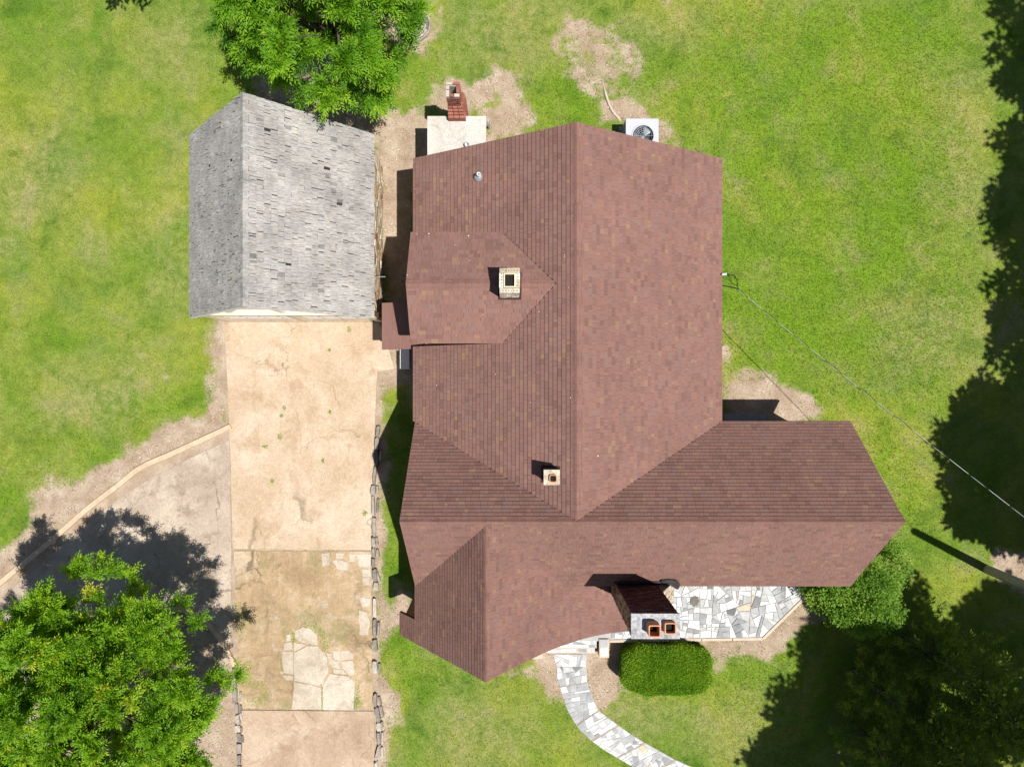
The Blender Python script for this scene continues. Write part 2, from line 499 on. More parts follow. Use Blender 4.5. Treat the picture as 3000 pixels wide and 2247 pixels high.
DIRT = [SP(p) for p in [
    [(540,150),(700,120),(800,195),(835,222),(850,215),(905,262),(920,245),(930,345),(895,372),(895,690),(822,690),(812,320),(720,265),(560,215)],
    [(935,205),(960,180),(1012,188),(1045,170),(1070,140),(1105,165),(1122,205),(1138,255),(1120,265),(1105,285),(1052,310),(1052,250),(1085,245),(1092,215),(1060,198),(1030,215),(1008,240),(960,240)],
    [(1200,92),(1218,45),(1268,32),(1310,55),(1345,95),(1372,122),(1348,160),(1345,205),(1400,228),(1452,290),(1462,315),(1350,270),(1300,265),(1296,220),(1262,190),(1232,158),(1240,120)],
    [(1560,755),(1578,815),(1640,812),(1690,845),(1745,855),(1775,890),(1790,912),(1562,930)],
    [(487,690),(452,700),(462,780),(450,860),(430,905),(385,915),(362,935),(292,965),(262,985),(205,995),(180,1025),(95,1035),(70,1075),(85,1120),(40,1175),(-40,1215),(-40,1310),(160,1140),(300,1030),(500,935),(500,690)],
    [(812,795),(850,790),(858,815),(838,850),(828,920),(836,1000),(828,1150),(830,1260),(845,1345),(826,1430),(850,1490),(866,1540),(848,1600),(842,1800),(806,1800),(806,1000)],
    [(818,690),(900,690),(900,860),(880,800),(840,800)],
    [(838,1240),(870,1250),(895,1290),(875,1330),(850,1345)],
    [(1500,1370),(1650,1370),(1730,1300),(1735,1255),(1772,1262),(1772,1320),(1715,1368),(1690,1405),(1660,1418),(1600,1408),(1575,1425),(1548,1445),(1530,1420)],
    [(1126,1448),(1165,1405),(1215,1400),(1222,1512),(1190,1500),(1160,1470)],
    [(1262,1395),(1350,1380),(1345,1420),(1348,1470),(1325,1495),(1285,1512),(1268,1480)],
    [(-40,1290),(350,1300),(480,1330),(520,1430),(540,1800),(300,1800),(-40,1800)],
    [(495,1180),(530,1190),(530,1540),(500,1540)],
    [(890,-30),(945,-30),(948,30),(950,62),(928,90),(912,112),(880,100),(840,60),(700,40),(700,-30)],
    [(2110,1195),(2160,1180),(2230,1195),(2230,1290),(2170,1260),(2140,1230)],
    [(1432,8),(1446,2),(1456,38),(1446,42)],
    [(1262,1500),(1290,1505),(1300,1530),(1280,1528)],
]]
LUSH = [SP(p) for p in [
    [(860,110),(960,100),(940,200),(880,250),(850,200)], [(1120,140),(1220,150),(1300,230),(1295,290),(1140,290),(1110,200)],
    [(1370,90),(1480,120),(1560,330),(1480,330),(1440,250),(1360,190)], [(1562,640),(1700,700),(1800,880),(1700,830),(1580,810)],
    [(480,120),(520,200),(500,230),(470,150)], [(330,860),(450,820),(440,900),(380,910),(280,970),(180,1010),(60,1060),(0,1180),(0,1040),(200,930)],
    [(1640,480),(1760,420),(1820,500),(1700,700),(1620,640)], [(1720,40),(1900,0),(2000,300),(1880,520),(1780,330)],
    [(830,1000),(870,1000),(880,1240),(835,1240)], [(840,1350),(900,1380),(940,1470),(850,1480)], [(1440,1430),(1680,1400),(1760,1350),(1740,1500),(1500,1520)],
    [(1540,0),(2060,0),(2100,500),(2060,900),(1800,860),(1560,700),(1560,330),(1450,200)],
    [(1860,940),(1960,1130),(2000,1150),(1980,1020),(1900,900)], [(1740,1340),(1900,1330),(2100,1500),(1900,1657),(1600,1657)],
]]
PALE = [SP(p) for p in [
    [(960,60),(1110,20),(1200,70),(1180,130),(1080,150),(1010,130)], [(1120,0),(1260,0),(1210,60),(1140,60)],
    [(0,300),(120,260),(160,420),(40,480)], [(300,440),(420,420),(430,640),(330,640)], [(80,800),(320,760),(300,900),(120,920)],
    [(2000,160),(2120,180),(2140,420),(2030,480)], [(1900,640),(2110,620),(2100,800),(1920,820)], [(1260,1520),(1420,1500),(1400,1560),(1300,1560)],
    [(900,1540),(1060,1500),(1160,1600),(980,1657)], [(1350,60),(1480,20),(1560,60),(1400,110)], [(60,1010),(140,980),(160,1040),(70,1060)],
    [(1560,1500),(1700,1500),(1650,1657),(1500,1600)], [(300,60),(420,30),(420,130),(310,140)],
]]
HARD = [SP(p) for p in [
    [(486,690),(835,690),(852,797),(815,803),(806,1050),(802,1190),(808,1540),(815,1800),(525,1800),(518,1530),(504,1190),(495,900)],
    [(495,930),(300,1020),(180,1110),(20,1235),(-60,1300),(-60,1480),(330,1320),(400,1316),(450,1340),(500,1395),(503,1190)],
]]
FX = np.arange(-18.2, 18.21, .1); FY = np.arange(-14.2, 14.21, .1)
gx, gy = np.meshgrid(FX, FY, indexing='xy')
def field(polys, soft, amp, seed):
    m = np.zeros(gx.shape)
    for p in polys:
        d = sdist(p, gx, gy)
        d = d + amp * (vnoise(gx, gy, 1.1, seed) - .5) * 1.4 + amp * (vnoise(gx, gy, 3.1, seed+1) - .5)
        m = np.maximum(m, np.clip(.5 + d/soft, 0, 1))
    return m
dirt_f = field(DIRT, .85, .40, 11)
lush_f = field(LUSH, 1.3, .5, 21)
pale_f = field(PALE, 1.6, .6, 31)
# scattered bare flecks in the lawn
fl = vnoise(gx, gy, 1.3, 77)*.6 + vnoise(gx, gy, 3.7, 78)*.4
dirt_f = np.maximum(dirt_f, np.clip((fl - .87) * 5, 0, .6))
hard_f = np.zeros(gx.shape)
for p in HARD: hard_f = np.maximum(hard_f, (sdist(p, gx, gy) > -.12).astype(float))
dirt_f = np.maximum(dirt_f, hard_f)
hole = sdist(SP([(1190,40),(1270,20),(1385,110),(1350,215),(1290,215),(1225,180)]), gx, gy) > 0
dirt_f = np.where(hole, np.minimum(dirt_f, .22 + .42*vnoise(gx, gy, 2.2, 88) + .3*vnoise(gx, gy, 6.0, 89)), dirt_f)
def sample(fld, x, y):
    u = np.clip((x - FX[0])/.1, 0, len(FX)-1.001); v = np.clip((y - FY[0])/.1, 0, len(FY)-1.001)
    i, j = u.astype(int), v.astype(int); a, b = u-i, v-j
    return (fld[j,i]*(1-a)+fld[j,i+1]*a)*(1-b) + (fld[j+1,i]*(1-a)+fld[j+1,i+1]*a)*b

# ------------------------------------------------------------------ ground sheet
far = np.array([18.6, 20, 25, 35, 60, 120, 300])
GX = np.concatenate([-far[::-1], FX, far])
fary = np.array([14.6, 16, 20, 28, 50, 120, 300])
GY = np.concatenate([-fary[::-1], FY, fary])
ggx, ggy = np.meshgrid(GX, GY, indexing='xy')
nx, ny = len(GX), len(GY)
gv = np.stack([ggx.ravel(), ggy.ravel(), np.zeros(nx*ny)], 1)
idx = np.arange(nx*ny).reshape(ny, nx)
gf = np.stack([idx[:-1,:-1].ravel(), idx[:-1,1:].ravel(), idx[1:,1:].ravel(), idx[1:,:-1].ravel()], 1)
def fast_mesh(name, verts, faces, mat, attrs=None, fattrs=None, smooth=False):
    me = bpy.data.meshes.new(name)
    nv, nf, k = len(verts), len(faces), faces.shape[1]
    me.vertices.add(nv); me.vertices.foreach_set('co', np.asarray(verts, np.float32).ravel())
    me.loops.add(nf*k); me.loops.foreach_set('vertex_index', np.asarray(faces, np.int32).ravel())
    me.polygons.add(nf); me.polygons.foreach_set('loop_start', np.arange(0, nf*k, k, dtype=np.int32))
    me.update(calc_edges=True)
    for n_, v_ in (attrs or {}).items():
        a = me.attributes.new(n_, 'FLOAT', 'POINT'); a.data.foreach_set('value', np.asarray(v_, np.float32))
    for n_, v_ in (fattrs or {}).items():
        a = me.attributes.new(n_, 'FLOAT', 'FACE'); a.data.foreach_set('value', np.asarray(v_, np.float32))
    if smooth: me.polygons.foreach_set('use_smooth', np.ones(nf, dtype=bool))
    me.materials.append(mat)
    me.update()
    return me
inside = (np.abs(gv[:,0]) <= 18.2) & (np.abs(gv[:,1]) <= 14.2)
at = {n_: np.where(inside, sample(f_, gv[:,0], gv[:,1]), 0) for n_, f_ in (('dirt', dirt_f), ('lush', lush_f), ('pale', pale_f))}
ground = obj('ground', fast_mesh('ground', gv, gf, M['ground'], at))
tag(ground, 'mown lawn with patches of bare tan soil', kind='structure')

# ------------------------------------------------------------------ paved surfaces
drive = thing('driveway', S(650, 1100), 'long peach concrete driveway running from the garage to the bottom edge', None)
drive['kind'] = 'structure'
MB().prism(SP([(486,696),(820,696),(836,740),(852,797),(815,802),(811,900),(806,1050),(802,1187),(504,1185),(499,1000),(493,850)]), -.05, .035).build('concrete_slab', M['drive'], drive)
MB().prism(SP([(505,1190),(801,1191),(806,1529),(520,1529)]), -.05, .016).build('worn_drive_bed', M['drive_worn'], drive)
MB().prism(SP([(522,1533),(808,1535),(813,1800),(532,1800)]), -.05, .032).build('concrete_slab', M['drive_low'], drive)
frag = [
 [(490,740),(500,690),(550,665),(610,680),(650,720),(657,790),(600,783),(540,772)], [(435,722),(460,710),(468,758),(432,775)],
 [(425,775),(478,768),(480,828),(413,830)], [(413,836),(480,836),(481,1000),(410,990),(400,900)], [(405,1002),(482,1008),(482,1042),(430,1036)],
 [(486,772),(572,792),(490,836)], [(488,846),(580,797),(650,800),(700,840),(725,900),(726,980),(690,1068),(650,1074),(488,1044)],
 [(488,1052),(650,1082),(680,1092),(680,1247),(475,1244)], [(692,1080),(740,992),(760,998),(868,1012),(914,1052),(906,1250),(690,1250)],
 [(748,884),(792,912),(818,962),(760,948)], [(822,907),(905,900),(915,1000),(872,1004),(836,960)], [(762,832),(814,830),(814,903),(766,880)],
 [(822,832),(870,830),(911,860),(905,890),(822,900)], [(716,846),(755,852),(752,930),(738,918)], [(765,960),(832,968),(862,1002),(764,992)],
 [(685,142),(738,142),(740,228),(690,232)], [(760,192),(830,190),(872,212),(866,264),(790,255)], [(782,140),(840,142),(835,182),(786,184)], [(880,150),(918,150),(912,205),(880,200)],
 [(930,152),(1028,152),(1028,244),(950,240)], [(968,256),(1028,256),(1028,312),(972,310)], [(970,318),(1030,318),(1030,374),(976,370)],
 [(956,456),(1026,462),(1020,520),(964,515)], [(946,545),(1000,560),(1024,636),(1010,720),(950,722)], [(388,980),(405,970),(415,990),(400,1006)],
]
def roughen(poly, n=3, amp=.016):
    out = []
    for i in range(len(poly)):
        a, b = poly[i], poly[(i+1) % len(poly)]
        for k in range(n):
            t_ = k/n
            out.append((a[0]+(b[0]-a[0])*t_ + random.uniform(-amp,amp), a[1]+(b[1]-a[1])*t_ + random.uniform(-amp,amp)))
    return out
for i, p in enumerate(frag):
    pp = QP(p, 2.4125, 660, 1560)
    MB().prism(roughen(pp), -.02, .024 + random.random()*.012).build('broken_slab', M['slab_pale'], drive)

apron = MB().prism(SP([(496,950),(420,985),(335,1027),(268,1070),(196,1124),(118,1192),(40,1258),(-60,1345),(-60,1520),(200,1420),(340,1318),(400,1320),(440,1338),(470,1372),(498,1390),(500,1190)]), -.05, .014).build('parking_apron', M['apron'])
tag(apron, 'grey-tan concrete parking apron widening left of the driveway', kind='structure')

def ribbon(mb, pts, w, z0, z1, tint=.5):
    P = [Vector((x, y)) for x, y in pts]
    L, R = [], []
    for i, p in enumerate(P):
        d = (P[min(i+1, len(P)-1)] - P[max(i-1, 0)]).normalized()
        n = Vector((-d.y, d.x))
        L.append(p + n*w/2); R.append(p - n*w/2)
    vs, fs = [], []
    for i in range(len(P)):
        vs += [(*L[i], z0), (*L[i], z1), (*R[i], z1), (*R[i], z0)]
    for i in range(len(P)-1):
        a, b = i*4, i*4+4
        fs += [(a,a+1,b+1,b), (a+1,a+2,b+2,b+1), (a+2,a+3,b+3,b+2)]
    fs += [(0,3,2,1), (len(vs)-4, len(vs)-3, len(vs)-2, len(vs)-1)]
    mb.add(vs, fs, tint)
def smooth_line(pts, n=6):
    out = []
    P = [Vector(p) for p in pts]
    for i in range(len(P)-1):
        p0, p1, p2, p3 = P[max(i-1,0)], P[i], P[i+1], P[min(i+2,len(P)-1)]
        for k in range(n):
            t = k/n
            out.append(.5*((2*p1)+(p2-p0)*t+(2*p0-5*p1+4*p2-p3)*t*t+(3*p1-p0-3*p2+p3)*t**3))
    out.append(P[-1])
    return [tuple(p) for p in out]
kerb_line = smooth_line(SP([(500,921),(440,949),(372,980),(306,1010),(255,1050),(190,1100),(110,1170),(30,1236),(-60,1312)]), 6)
kerb_root = thing('kerb', (*kerb_line[10], 0), 'long tan concrete kerb curving along the upper edge of the apron', 'kerb')
for i in range(0, len(kerb_line)-1, 8):
    seg = kerb_line[i:i+9]
    mb = MB(); ribbon(mb, seg, .17, -.02, .11 + random.uniform(-.008, .008)); mb.build('kerb_stone', M['kerb'], kerb_root)
arc = smooth_line(SP([(345,1316),(385,1314),(420,1324),(450,1345),(478,1380),(500,1418),(510,1436)]), 5)
kr2 = thing('kerb', (*arc[10], 0), 'short curved grey kerb beside the leafy tree lower left', 'kerb')
for i in range(0, len(arc)-1, 6):
    mb = MB(); ribbon(mb, arc[i:i+7], .14, -.02, .10 + random.uniform(-.01, .01)); mb.build('kerb_stone', M['kerb'], kr2)

# row of edging stones, each its own piece
def rock_mesh(tint, rng):
    """rough split slab: chamfered block with uneven corners"""
    vs, fs = [], []
    ring = [(-.5,-.36),(-.40,-.5),(.1,-.52),(.44,-.48),(.5,-.2),(.5,.34),(.38,.5),(-.15,.47),(-.46,.46),(-.52,.1)]
    n = len(ring)
    for z, sc_ in ((-.5,.96), (.3,1.0), (.5,.90)):
        for x, y in ring:
            vs.append((x*sc_*(1+rng.uniform(-.12,.12)), y*sc_*(1+rng.uniform(-.16,.16)), z + rng.uniform(-.09,.09)))
    for l in (0,1):
        for k in range(n):
            fs.append((l*n+k, l*n+(k+1)%n, (l+1)*n+(k+1)%n, (l+1)*n+k))
    fs.append(tuple(range(2*n,3*n)))
    return mesh_from('stone', vs, fs, M['stone_grey'], tint=tint)
ROCKS = [rock_mesh(t_, random) for t_ in (.15,.3,.45,.55,.65,.75,.85,.95,.6,.4)]
def rock(parent, x, y, z, l, w, h, ang, tilt=0):
    o = bpy.data.objects.new('stone', random.choice(ROCKS))
    link(o, parent)
    o.location = Vector((x, y, z)) - parent.location
    o.scale = (l, w, h)
    o.rotation_euler = (random.uniform(-.08,.08)+tilt, random.uniform(-.08,.08), ang)
edge_line = smooth_line(SP([(818,918),(816,960),(813,1010),(809,1060),(808,1120),(808,1180),(810,1230),(812,1280),(811,1330),(810,1380),(813,1440),(812,1490),(816,1540),(820,1590),(815,1640),(817,1700)]), 3)
er = thing('stone_edging', (*edge_line[12], 0), 'broken row of grey upright stones lining the right side of the driveway', 'edging')
def along(line, er, lmin, lmax, w, h, gaps=()):
    d = 0; P = [Vector(p) for p in line]
    tot = sum((P[i+1]-P[i]).length for i in range(len(P)-1))
    while d < tot - .1:
        L = random.uniform(lmin, lmax)
        s = d + L/2; acc = 0
        for i in range(len(P)-1):
            e = (P[i+1]-P[i]).length
            if acc + e >= s:
                q = P[i] + (P[i+1]-P[i])*((s-acc)/e); dr = P[i+1]-P[i]; break
            acc += e
        else: break
        fr = s/tot
        if not any(a < fr < b for a, b in gaps):
            rock(er, q.x+random.uniform(-.03,.03), q.y, h*.35, L*.94, w*random.uniform(.75,1.3), h*random.uniform(.8,1.2), math.atan2(dr.y, dr.x)+random.uniform(-.1,.1))
            if random.random() < .45:
                rock(er, q.x+.13+random.uniform(-.02,.03), q.y+random.uniform(-.1,.1), h*.2, L*.7, w*.6, h*.7, math.atan2(dr.y, dr.x)+random.uniform(-.2,.2))
        d += L
along(edge_line, er, .22, .72, .12, .2, gaps=((.455,.485),(.62,.66),(.70,.74)))
el2 = smooth_line(SP([(506,1440),(510,1490),(513,1540),(517,1600),(520,1680)]), 3)
er2 = thing('stone_edging', (*el2[5], 0), 'thin row of pale edging stones left of the lowest driveway slab', 'edging')
along(el2, er2, .25, .5, .13, .12, gaps=((.3,.36),))

# flagstone surfaces
def flag_piece(parent, poly, z0, z1, tint, mat='marble'):
    MB().prism(roughen(poly, 2, .008), z0, z1, tint).build('flagstone', M[mat], parent)
def marble_tint():
    r = random.random()
    if r < .06: return random.uniform(.05,.14)
    if r < .20: return random.uniform(.16,.32)
    if r < .55: return random.uniform(.36,.62)
    if r < .98: return random.uniform(.72,.94)
    return 1.0
Lp = [(440,425),(482,560),(490,700),(515,772),(545,870),(590,1010),(690,1190),(760,1265),(860,1360),(990,1455),(1130,1540),(1280,1625),(1440,1715),(1620,1800),(1860,1900),(2120,1990)]
Rp = [(812,425),(800,560),(806,640),(812,725),(845,830),(885,930),(935,1030),(1030,1105),(1140,1185),(1280,1285),(1430,1378),(1590,1465),(1760,1560),(1960,1650),(2180,1740),(2400,1810)]
LL, RR = QP(Lp, 3.687, 1500, 1800), QP(Rp, 3.687, 1500, 1800)
path = MB()
path.prism(LL + RR[::-1], -.05, .018)
path = path.build('flagstone_path', M['mortar_white'])
tag(path, 'curving pale flagstone path leading to the porch steps', kind='structure')
rng = random.Random(5)
jm = {3, 6, 9, 12}
secs = [(0,3),(3,6),(6,8),(8,10),(10,12),(12,14),(14,15)]
for a, b in secs:
    # trim a little at each end for the expansion joint
    pl = [Vector(p) for p in LL[a:b+1]]; pr = [Vector(p) for p in RR[a:b+1]]
    for k in range(len(pl)-1):
        A0, A1, B0, B1 = pl[k], pl[k+1], pr[k], pr[k+1]
        if k == 0 and a: A0 = A0.lerp(A1, .07); B0 = B0.lerp(B1, .07)
        quad = [tuple(A0), tuple(B0), tuple(B1), tuple(A1)]
        for p in crazy(quad, .015, .10, rng):
            q = inset_poly(p, .011)
            if q and abs(area2(q)) > .002: flag_piece(path, q, .0, .026 + random.random()*.008, marble_tint() if not (a == 3 and random.random() < .85) else random.uniform(.22,.42))
for k in (3, 6, 8, 10, 12, 14):
    A, B = Vector(LL[k]), Vector(RR[k])
    d = (B-A).normalized(); n_ = Vector((-d.y, d.x))*.022
    MB().prism([tuple(A-n_), tuple(B-n_), tuple(B+n_), tuple(A+n_)], 0, .030).build('joint_strip', M['joint'], path)

PZ = .45
patio_poly = [Q(1700,1879,PZ)[:2], Q(2236,1872,PZ)[:2], Q(2354,1756,PZ)[:2], Q(2354,1700,PZ)[:2], Q(2354,1620,PZ)[:2], Q(1560,1620,PZ)[:2], Q(1560,1830,PZ)[:2], Q(1700,1830,PZ)[:2]]
patio = MB().prism(patio_poly, -.05, PZ - .02).build('patio', M['mortar_white'])
tag(patio, 'raised white crazy-paved patio in front of the wing', kind='structure')
cop = [Q(1783,1879,PZ)[:2], Q(2236,1872,PZ)[:2], Q(2354,1756,PZ)[:2], Q(2354,1690,PZ)[:2]]
for a, b in zip(cop[:-1], cop[1:]):
    va, vb = Vector(a), Vector(b); dd = (vb-va).normalized(); nn = Vector((-dd.y, dd.x))
    nseg = max(1, int((vb-va).length/.9))
    for k in range(nseg):
        p0, p1 = va.lerp(vb, k/nseg + .004), va.lerp(vb, (k+1)/nseg - .004)
        MB().prism([tuple(p0 - nn*.03), tuple(p1 - nn*.03), tuple(p1 + nn*.055), tuple(p0 + nn*.055)], PZ-.12, PZ+.012).build('coping_stone', M['coping'], patio)
rng = random.Random(9)
yard = [(Q(1790,1870,PZ)[:2], Q(2050,1869,PZ)[:2], Q(2050,1660,PZ)[:2], Q(1790,1660,PZ)[:2]),
        (Q(2050,1869,PZ)[:2], Q(2232,1866,PZ)[:2], Q(2347,1753,PZ)[:2], Q(2347,1660,PZ)[:2], Q(2050,1660,PZ)[:2]),
        (Q(1600,1828,PZ)[:2], Q(1788,1828,PZ)[:2], Q(1788,1660,PZ)[:2], Q(1600,1660,PZ)[:2])]
allst = []
for y_ in yard: allst += crazy(y_, .012, .13, rng)
for p in allst:
    q = inset_poly(p, .013)
    if q and abs(area2(q)) > .0015: flag_piece(patio, q, PZ-.03, PZ + random.random()*.008, marble_tint())
# dark rough stone set in the patio
cx, cy = Q(2035, 1760, PZ)[:2]
MB().prism([(cx+.17*math.cos(a)*random.uniform(.85,1.1), cy+.19*math.sin(a)*random.uniform(.85,1.1)) for a in np.linspace(0, 2*math.pi, 8)[:-1]], PZ-.02, PZ+.02, .05).build('dark_stone', M['stone_grey'], patio)

# entrance steps and pier
steps = thing('porch_steps', Q(1690,1895,0), 'white stone entrance steps under the edge of the swooping roof', 'steps')
MB().prism([Q(1560,1862,.3)[:2], Q(1748,1862,.3)[:2], Q(1748,1898,.3)[:2], Q(1560,1898,.3)[:2]], -.02, .30).build('tread', M['mortar_white'], steps)
MB().prism([Q(1600,1898,.15)[:2], Q(1746,1898,.15)[:2], Q(1744,1913,.15)[:2], Q(1600,1913,.15)[:2]], -.02, .15).build('tread', M['coping'], steps)
rng = random.Random(3)
for p in crazy([Q(1604,1864,.3)[:2], Q(1744,1864,.3)[:2], Q(1744,1896,.3)[:2], Q(1604,1896,.3)[:2]], .02, .06, rng, 2):
    q = inset_poly(p, .007)
    if q: MB().prism(q, .28, .312, random.choice((.25,.5,.7,.8,.85,.9))).build('flagstone', M['marble'], steps)
for p in crazy([Q(1604,1900,.15)[:2], Q(1742,1900,.15)[:2], Q(1742,1911,.15)[:2], Q(1604,1911,.15)[:2]], .01, .03, rng, 2):
    q = inset_poly(p, .006)
    if q: MB().prism(q, .13, .160, random.choice((.25,.5,.7,.8,.9))).build('flagstone', M['marble'], steps)
MB().prism([Q(1560,1914,.08)[:2], Q(1590,1914,.08)[:2], Q(1590,1930,.08)[:2], Q(1560,1930,.08)[:2]], -.02, .08).build('side_block', M['coping'], steps)
pier = thing('stone_pier', Q(1770,1900,0), 'low square peach pier with white capstone beside the steps', 'pier')
MB().prism([Q(1756,1872,.5)[:2], Q(1784,1872,.5)[:2], Q(1784,1926,.5)[:2], Q(1756,1926,.5)[:2]], -.02, .5).build('pier_body', M['coping'], pier)
MB().prism([Q(1759.5,1898,.5)[:2], Q(1780,1898,.5)[:2], Q(1780,1920,.5)[:2], Q(1759.5,1920,.5)[:2]], .49, .515, .9).build('capstone', M['marble'], pier)
MB().prism([Q(1759.5,1872,.5)[:2], Q(1780,1872,.5)[:2], Q(1780,1894,.5)[:2], Q(1759.5,1894,.5)[:2]], .49, .512, .3).build('capstone', M['marble'], pier)

# ------------------------------------------------------------------ house
XL, XR, XM, ZE, ZR = -2.9, 6.18, 1.64, 3.1, 6.0
NY = 6.617
WN, WR, WS = -1.11, -3.49, -5.94
WX0, WX1 = -2.85, 9.96
sM = (ZR-ZE)/(XM-XL); sN = (ZR-ZE)/(WN-WR); sS = (ZR-ZE)/(WR-WS)
FXR, FZ, FY0 = -.68, 5.8, -7.64
sF = (FZ-3.07)/(FXR-WX0)
DX, DZE, DZR, DY0, DY1, DYM = -2.74, 4.79, 5.68, 1.085, 4.08, 2.58
house = thing('house', (1.6, 0, 0), 'L-shaped house with reddish-brown shingle roof, steep front gable and three chimneys', 'house')
zML = lambda x, y: ZE + (x-XL)*sM
zMR = lambda x, y: ZE + (XR-x)*(ZR-ZE)/(XR-XM)
zWN = lambda x, y: ZE + (WN-y)*sN
zWS = lambda x, y: ZE + (y-WS)*sS
zDN = lambda x, y: DZR - (y-DYM)*(DZR-DZE)/(DY1-DYM)
zDS = lambda x, y: DZR - (DYM-y)*(DZR-DZE)/(DYM-DY0)
zFL = lambda x, y: FZ - (FXR-x)*sF
xd = lambda z: XL + (z-ZE)/sM                 # main-left slope X at height z
yw = lambda z: WS + (z-ZE)/sS                 # wing-south slope Y at height z
# planes: (convex xy polygon, z function, downslope xy direction, edge point on the eave)
PL = []
PL.append(([(XL,NY),(XL,DY1),(XM,DY1),(XM,NY)], zML, (-1,0), 'a'))
PL.append(([(xd(DZE),DY1),(xd(DZR),DYM),(XM,DYM),(XM,DY1)], zML, (-1,0), 'a'))
PL.append(([(xd(DZE),DY0),(xd(DZR),DYM),(XM,DYM),(XM,DY0)], zML, (-1,0), 'a'))
PL.append(([(XL,DY0),(XM,DY0),(XM,WR),(XL,WN)], zML, (-1,0), 'a'))
PL.append(([(XR,NY),(XM,NY),(XM,WR),(XR,WN)], zMR, (1,0), 'a'))
PL.append(([(WX0,WN),(WX0,WR),(XM,WR)], zWN, (0,1), 'a'))
PL.append(([(XR,WN),(WX1,WN),(WX1,WR),(XM,WR)], zWN, (0,1), 'a'))
PL.append(([(DX,DY1),(xd(DZE),DY1),(xd(DZR),DYM),(DX,DYM)], zDN, (0,1), 'd'))
PL.append(([(DX,DY0),(xd(DZE),DY0),(xd(DZR),DYM),(DX,DYM)], zDS, (0,-1), 'd'))
PL.append(([(FXR,yw(FZ)),(WX0,WS),(WX0,FY0),(FXR,FY0)], zFL, (-1,0), 'a'))
PL.append(([(WX0,-6.95),(-3.41,-6.95),(-3.41,FY0),(WX0,FY0)], zFL, (-1,0), 'a'))
prof0 = [(FXR,FZ),(-.2,5.2),(.3,4.58),(.72,4.05),(1.08,3.64),(1.45,3.28),(1.8,2.99),(2.15,2.71),(2.55,2.46),(3.05,2.22),(3.6,2.08),(4.12,2.02)]
pr = smooth_line(prof0, 8)
EX = .128
arcl = [0]
for i in range(len(pr)-1): arcl.append(arcl[-1] + math.dist(pr[i], pr[i+1]))
def at_arc(s):
    for i in range(len(pr)-1):
        if arcl[i+1] >= s:
            t = (s-arcl[i])/(arcl[i+1]-arcl[i]+1e-9)
            return (pr[i][0]+(pr[i+1][0]-pr[i][0])*t, pr[i][1]+(pr[i+1][1]-pr[i][1])*t)
    return pr[-1]
ns = int(arcl[-1]/(EX*2))
prf = [at_arc(k*EX*2) for k in range(ns+1)]
PL2 = []
for (x0,z0),(x1,z1) in zip(prf[:-1], prf[1:]):
    ya = yw(z0) if z0 > ZE+.02 else WS+.25; yb = yw(z1) if z1 > ZE+.02 else WS+.25
    zf = (lambda x0,z0,x1,z1: (lambda x,y: z0+(x-x0)*(z1-z0)/(x1-x0)))(x0,z0,x1,z1)
    PL2.append(([(x0,FY0),(x1,FY0),(x1,yb),(x0,ya)], zf, (1,0), 's'))
# wing south slope, cut by the front gable: left bit and right part
PL.append(([(WX0,WR),(WX0,WS),(FXR,yw(FZ)),(FXR,WR)], zWS, (0,-1), 'a'))
rv = [(FXR,yw(FZ))] + [(x,yw(z)) for x, z in prf if ZE < z < FZ-.02] 
xe = next(x for x, z in prf if z <= ZE)
# split into convex strips along the swooping valley
rv.append((xe, WS))
for (xa,ya),(xb,yb) in zip(rv[:-1], rv[1:]):
    PL.append(([(xa,WR),(xa,ya),(xb,yb),(xb,WR)], zWS, (0,-1), 'a'))
PL.append(([(xe,WR),(xe,WS),(WX1,WS),(WX1,WR)], zWS, (0,-1), 'a'))

deck = MB()
for poly, zf, dn, k in PL + PL2:
    deck.prism(poly, lambda x, y, zf=zf: zf(x,y)-.13, lambda x, y, zf=zf: zf(x,y))
roof = deck.build('roof', M['deck'], house)
RO = house.location.copy()

def plane_frame(poly, zf, dn):
    x0, y0 = poly[0]
    v = Vector((-dn[0], -dn[1], 0))
    h = .5
    dz = zf(x0+v.x*h, y0+v.y*h) - zf(x0, y0)
    v = Vector((v.x*h, v.y*h, dz)).normalized()
    u = Vector((dn[1], -dn[0], 0)).normalized() * -1
    n = u.cross(v)
    if n.z < 0: u = -u; n = u.cross(v)
    return u, v, n
def tabs(poly, zf, dn, ex, wmin, wmax, rng, jit=0.0, align=False):
    """rows of tabs clipped to a roof plane; yields (origin,u,v,n, clipped uv polygon, full?)"""
    u, v, n = plane_frame(poly, zf, dn)
    O = Vector((0, 0, 0)); O.z = zf(0, 0)
    uv = []
    for x, y in poly:
        p = Vector((x, y, zf(x, y))) - O
        uv.append((p.dot(u), p.dot(v)))
    umin, umax = min(a for a, _ in uv), max(a for a, _ in uv)
    vmin, vmax = min(b for _, b in uv), max(b for _, b in uv)
    r = 0; vv = math.floor(vmin/ex + 1e-6)*ex if align else vmin
    while vv < vmax - 1e-4:
        a = umin - rng.uniform(0, wmax)
        while a < umax:
            w = rng.uniform(wmin, wmax)
            j = rng.uniform(-jit, jit)
            rect = [(a, vv+j), (a+w, vv+j), (a+w, vv+ex), (a, vv+ex)]
            q = clip_convex(rect, uv)
            if q and abs(area2(q)) > 1e-4:
                full = abs(abs(area2(q)) - w*(ex-j)) < 1e-5
                yield O, u, v, n, q, (a, vv+j, w, ex-j), full
            a += w
        vv += ex; r += 1
TINTS = [0.03,.12,.2,.28,.35,.42,.5,.57,.64,.7,.76,.83,.92]
def roof_tint(rng):
    x = rng.random()
    if x < .10: return rng.uniform(.05, .2)
    if x < .74: return rng.uniform(.28, .62)
    if x < .955: return rng.uniform(.64, .80)
    return rng.uniform(.82, .97)
UNIT = {}
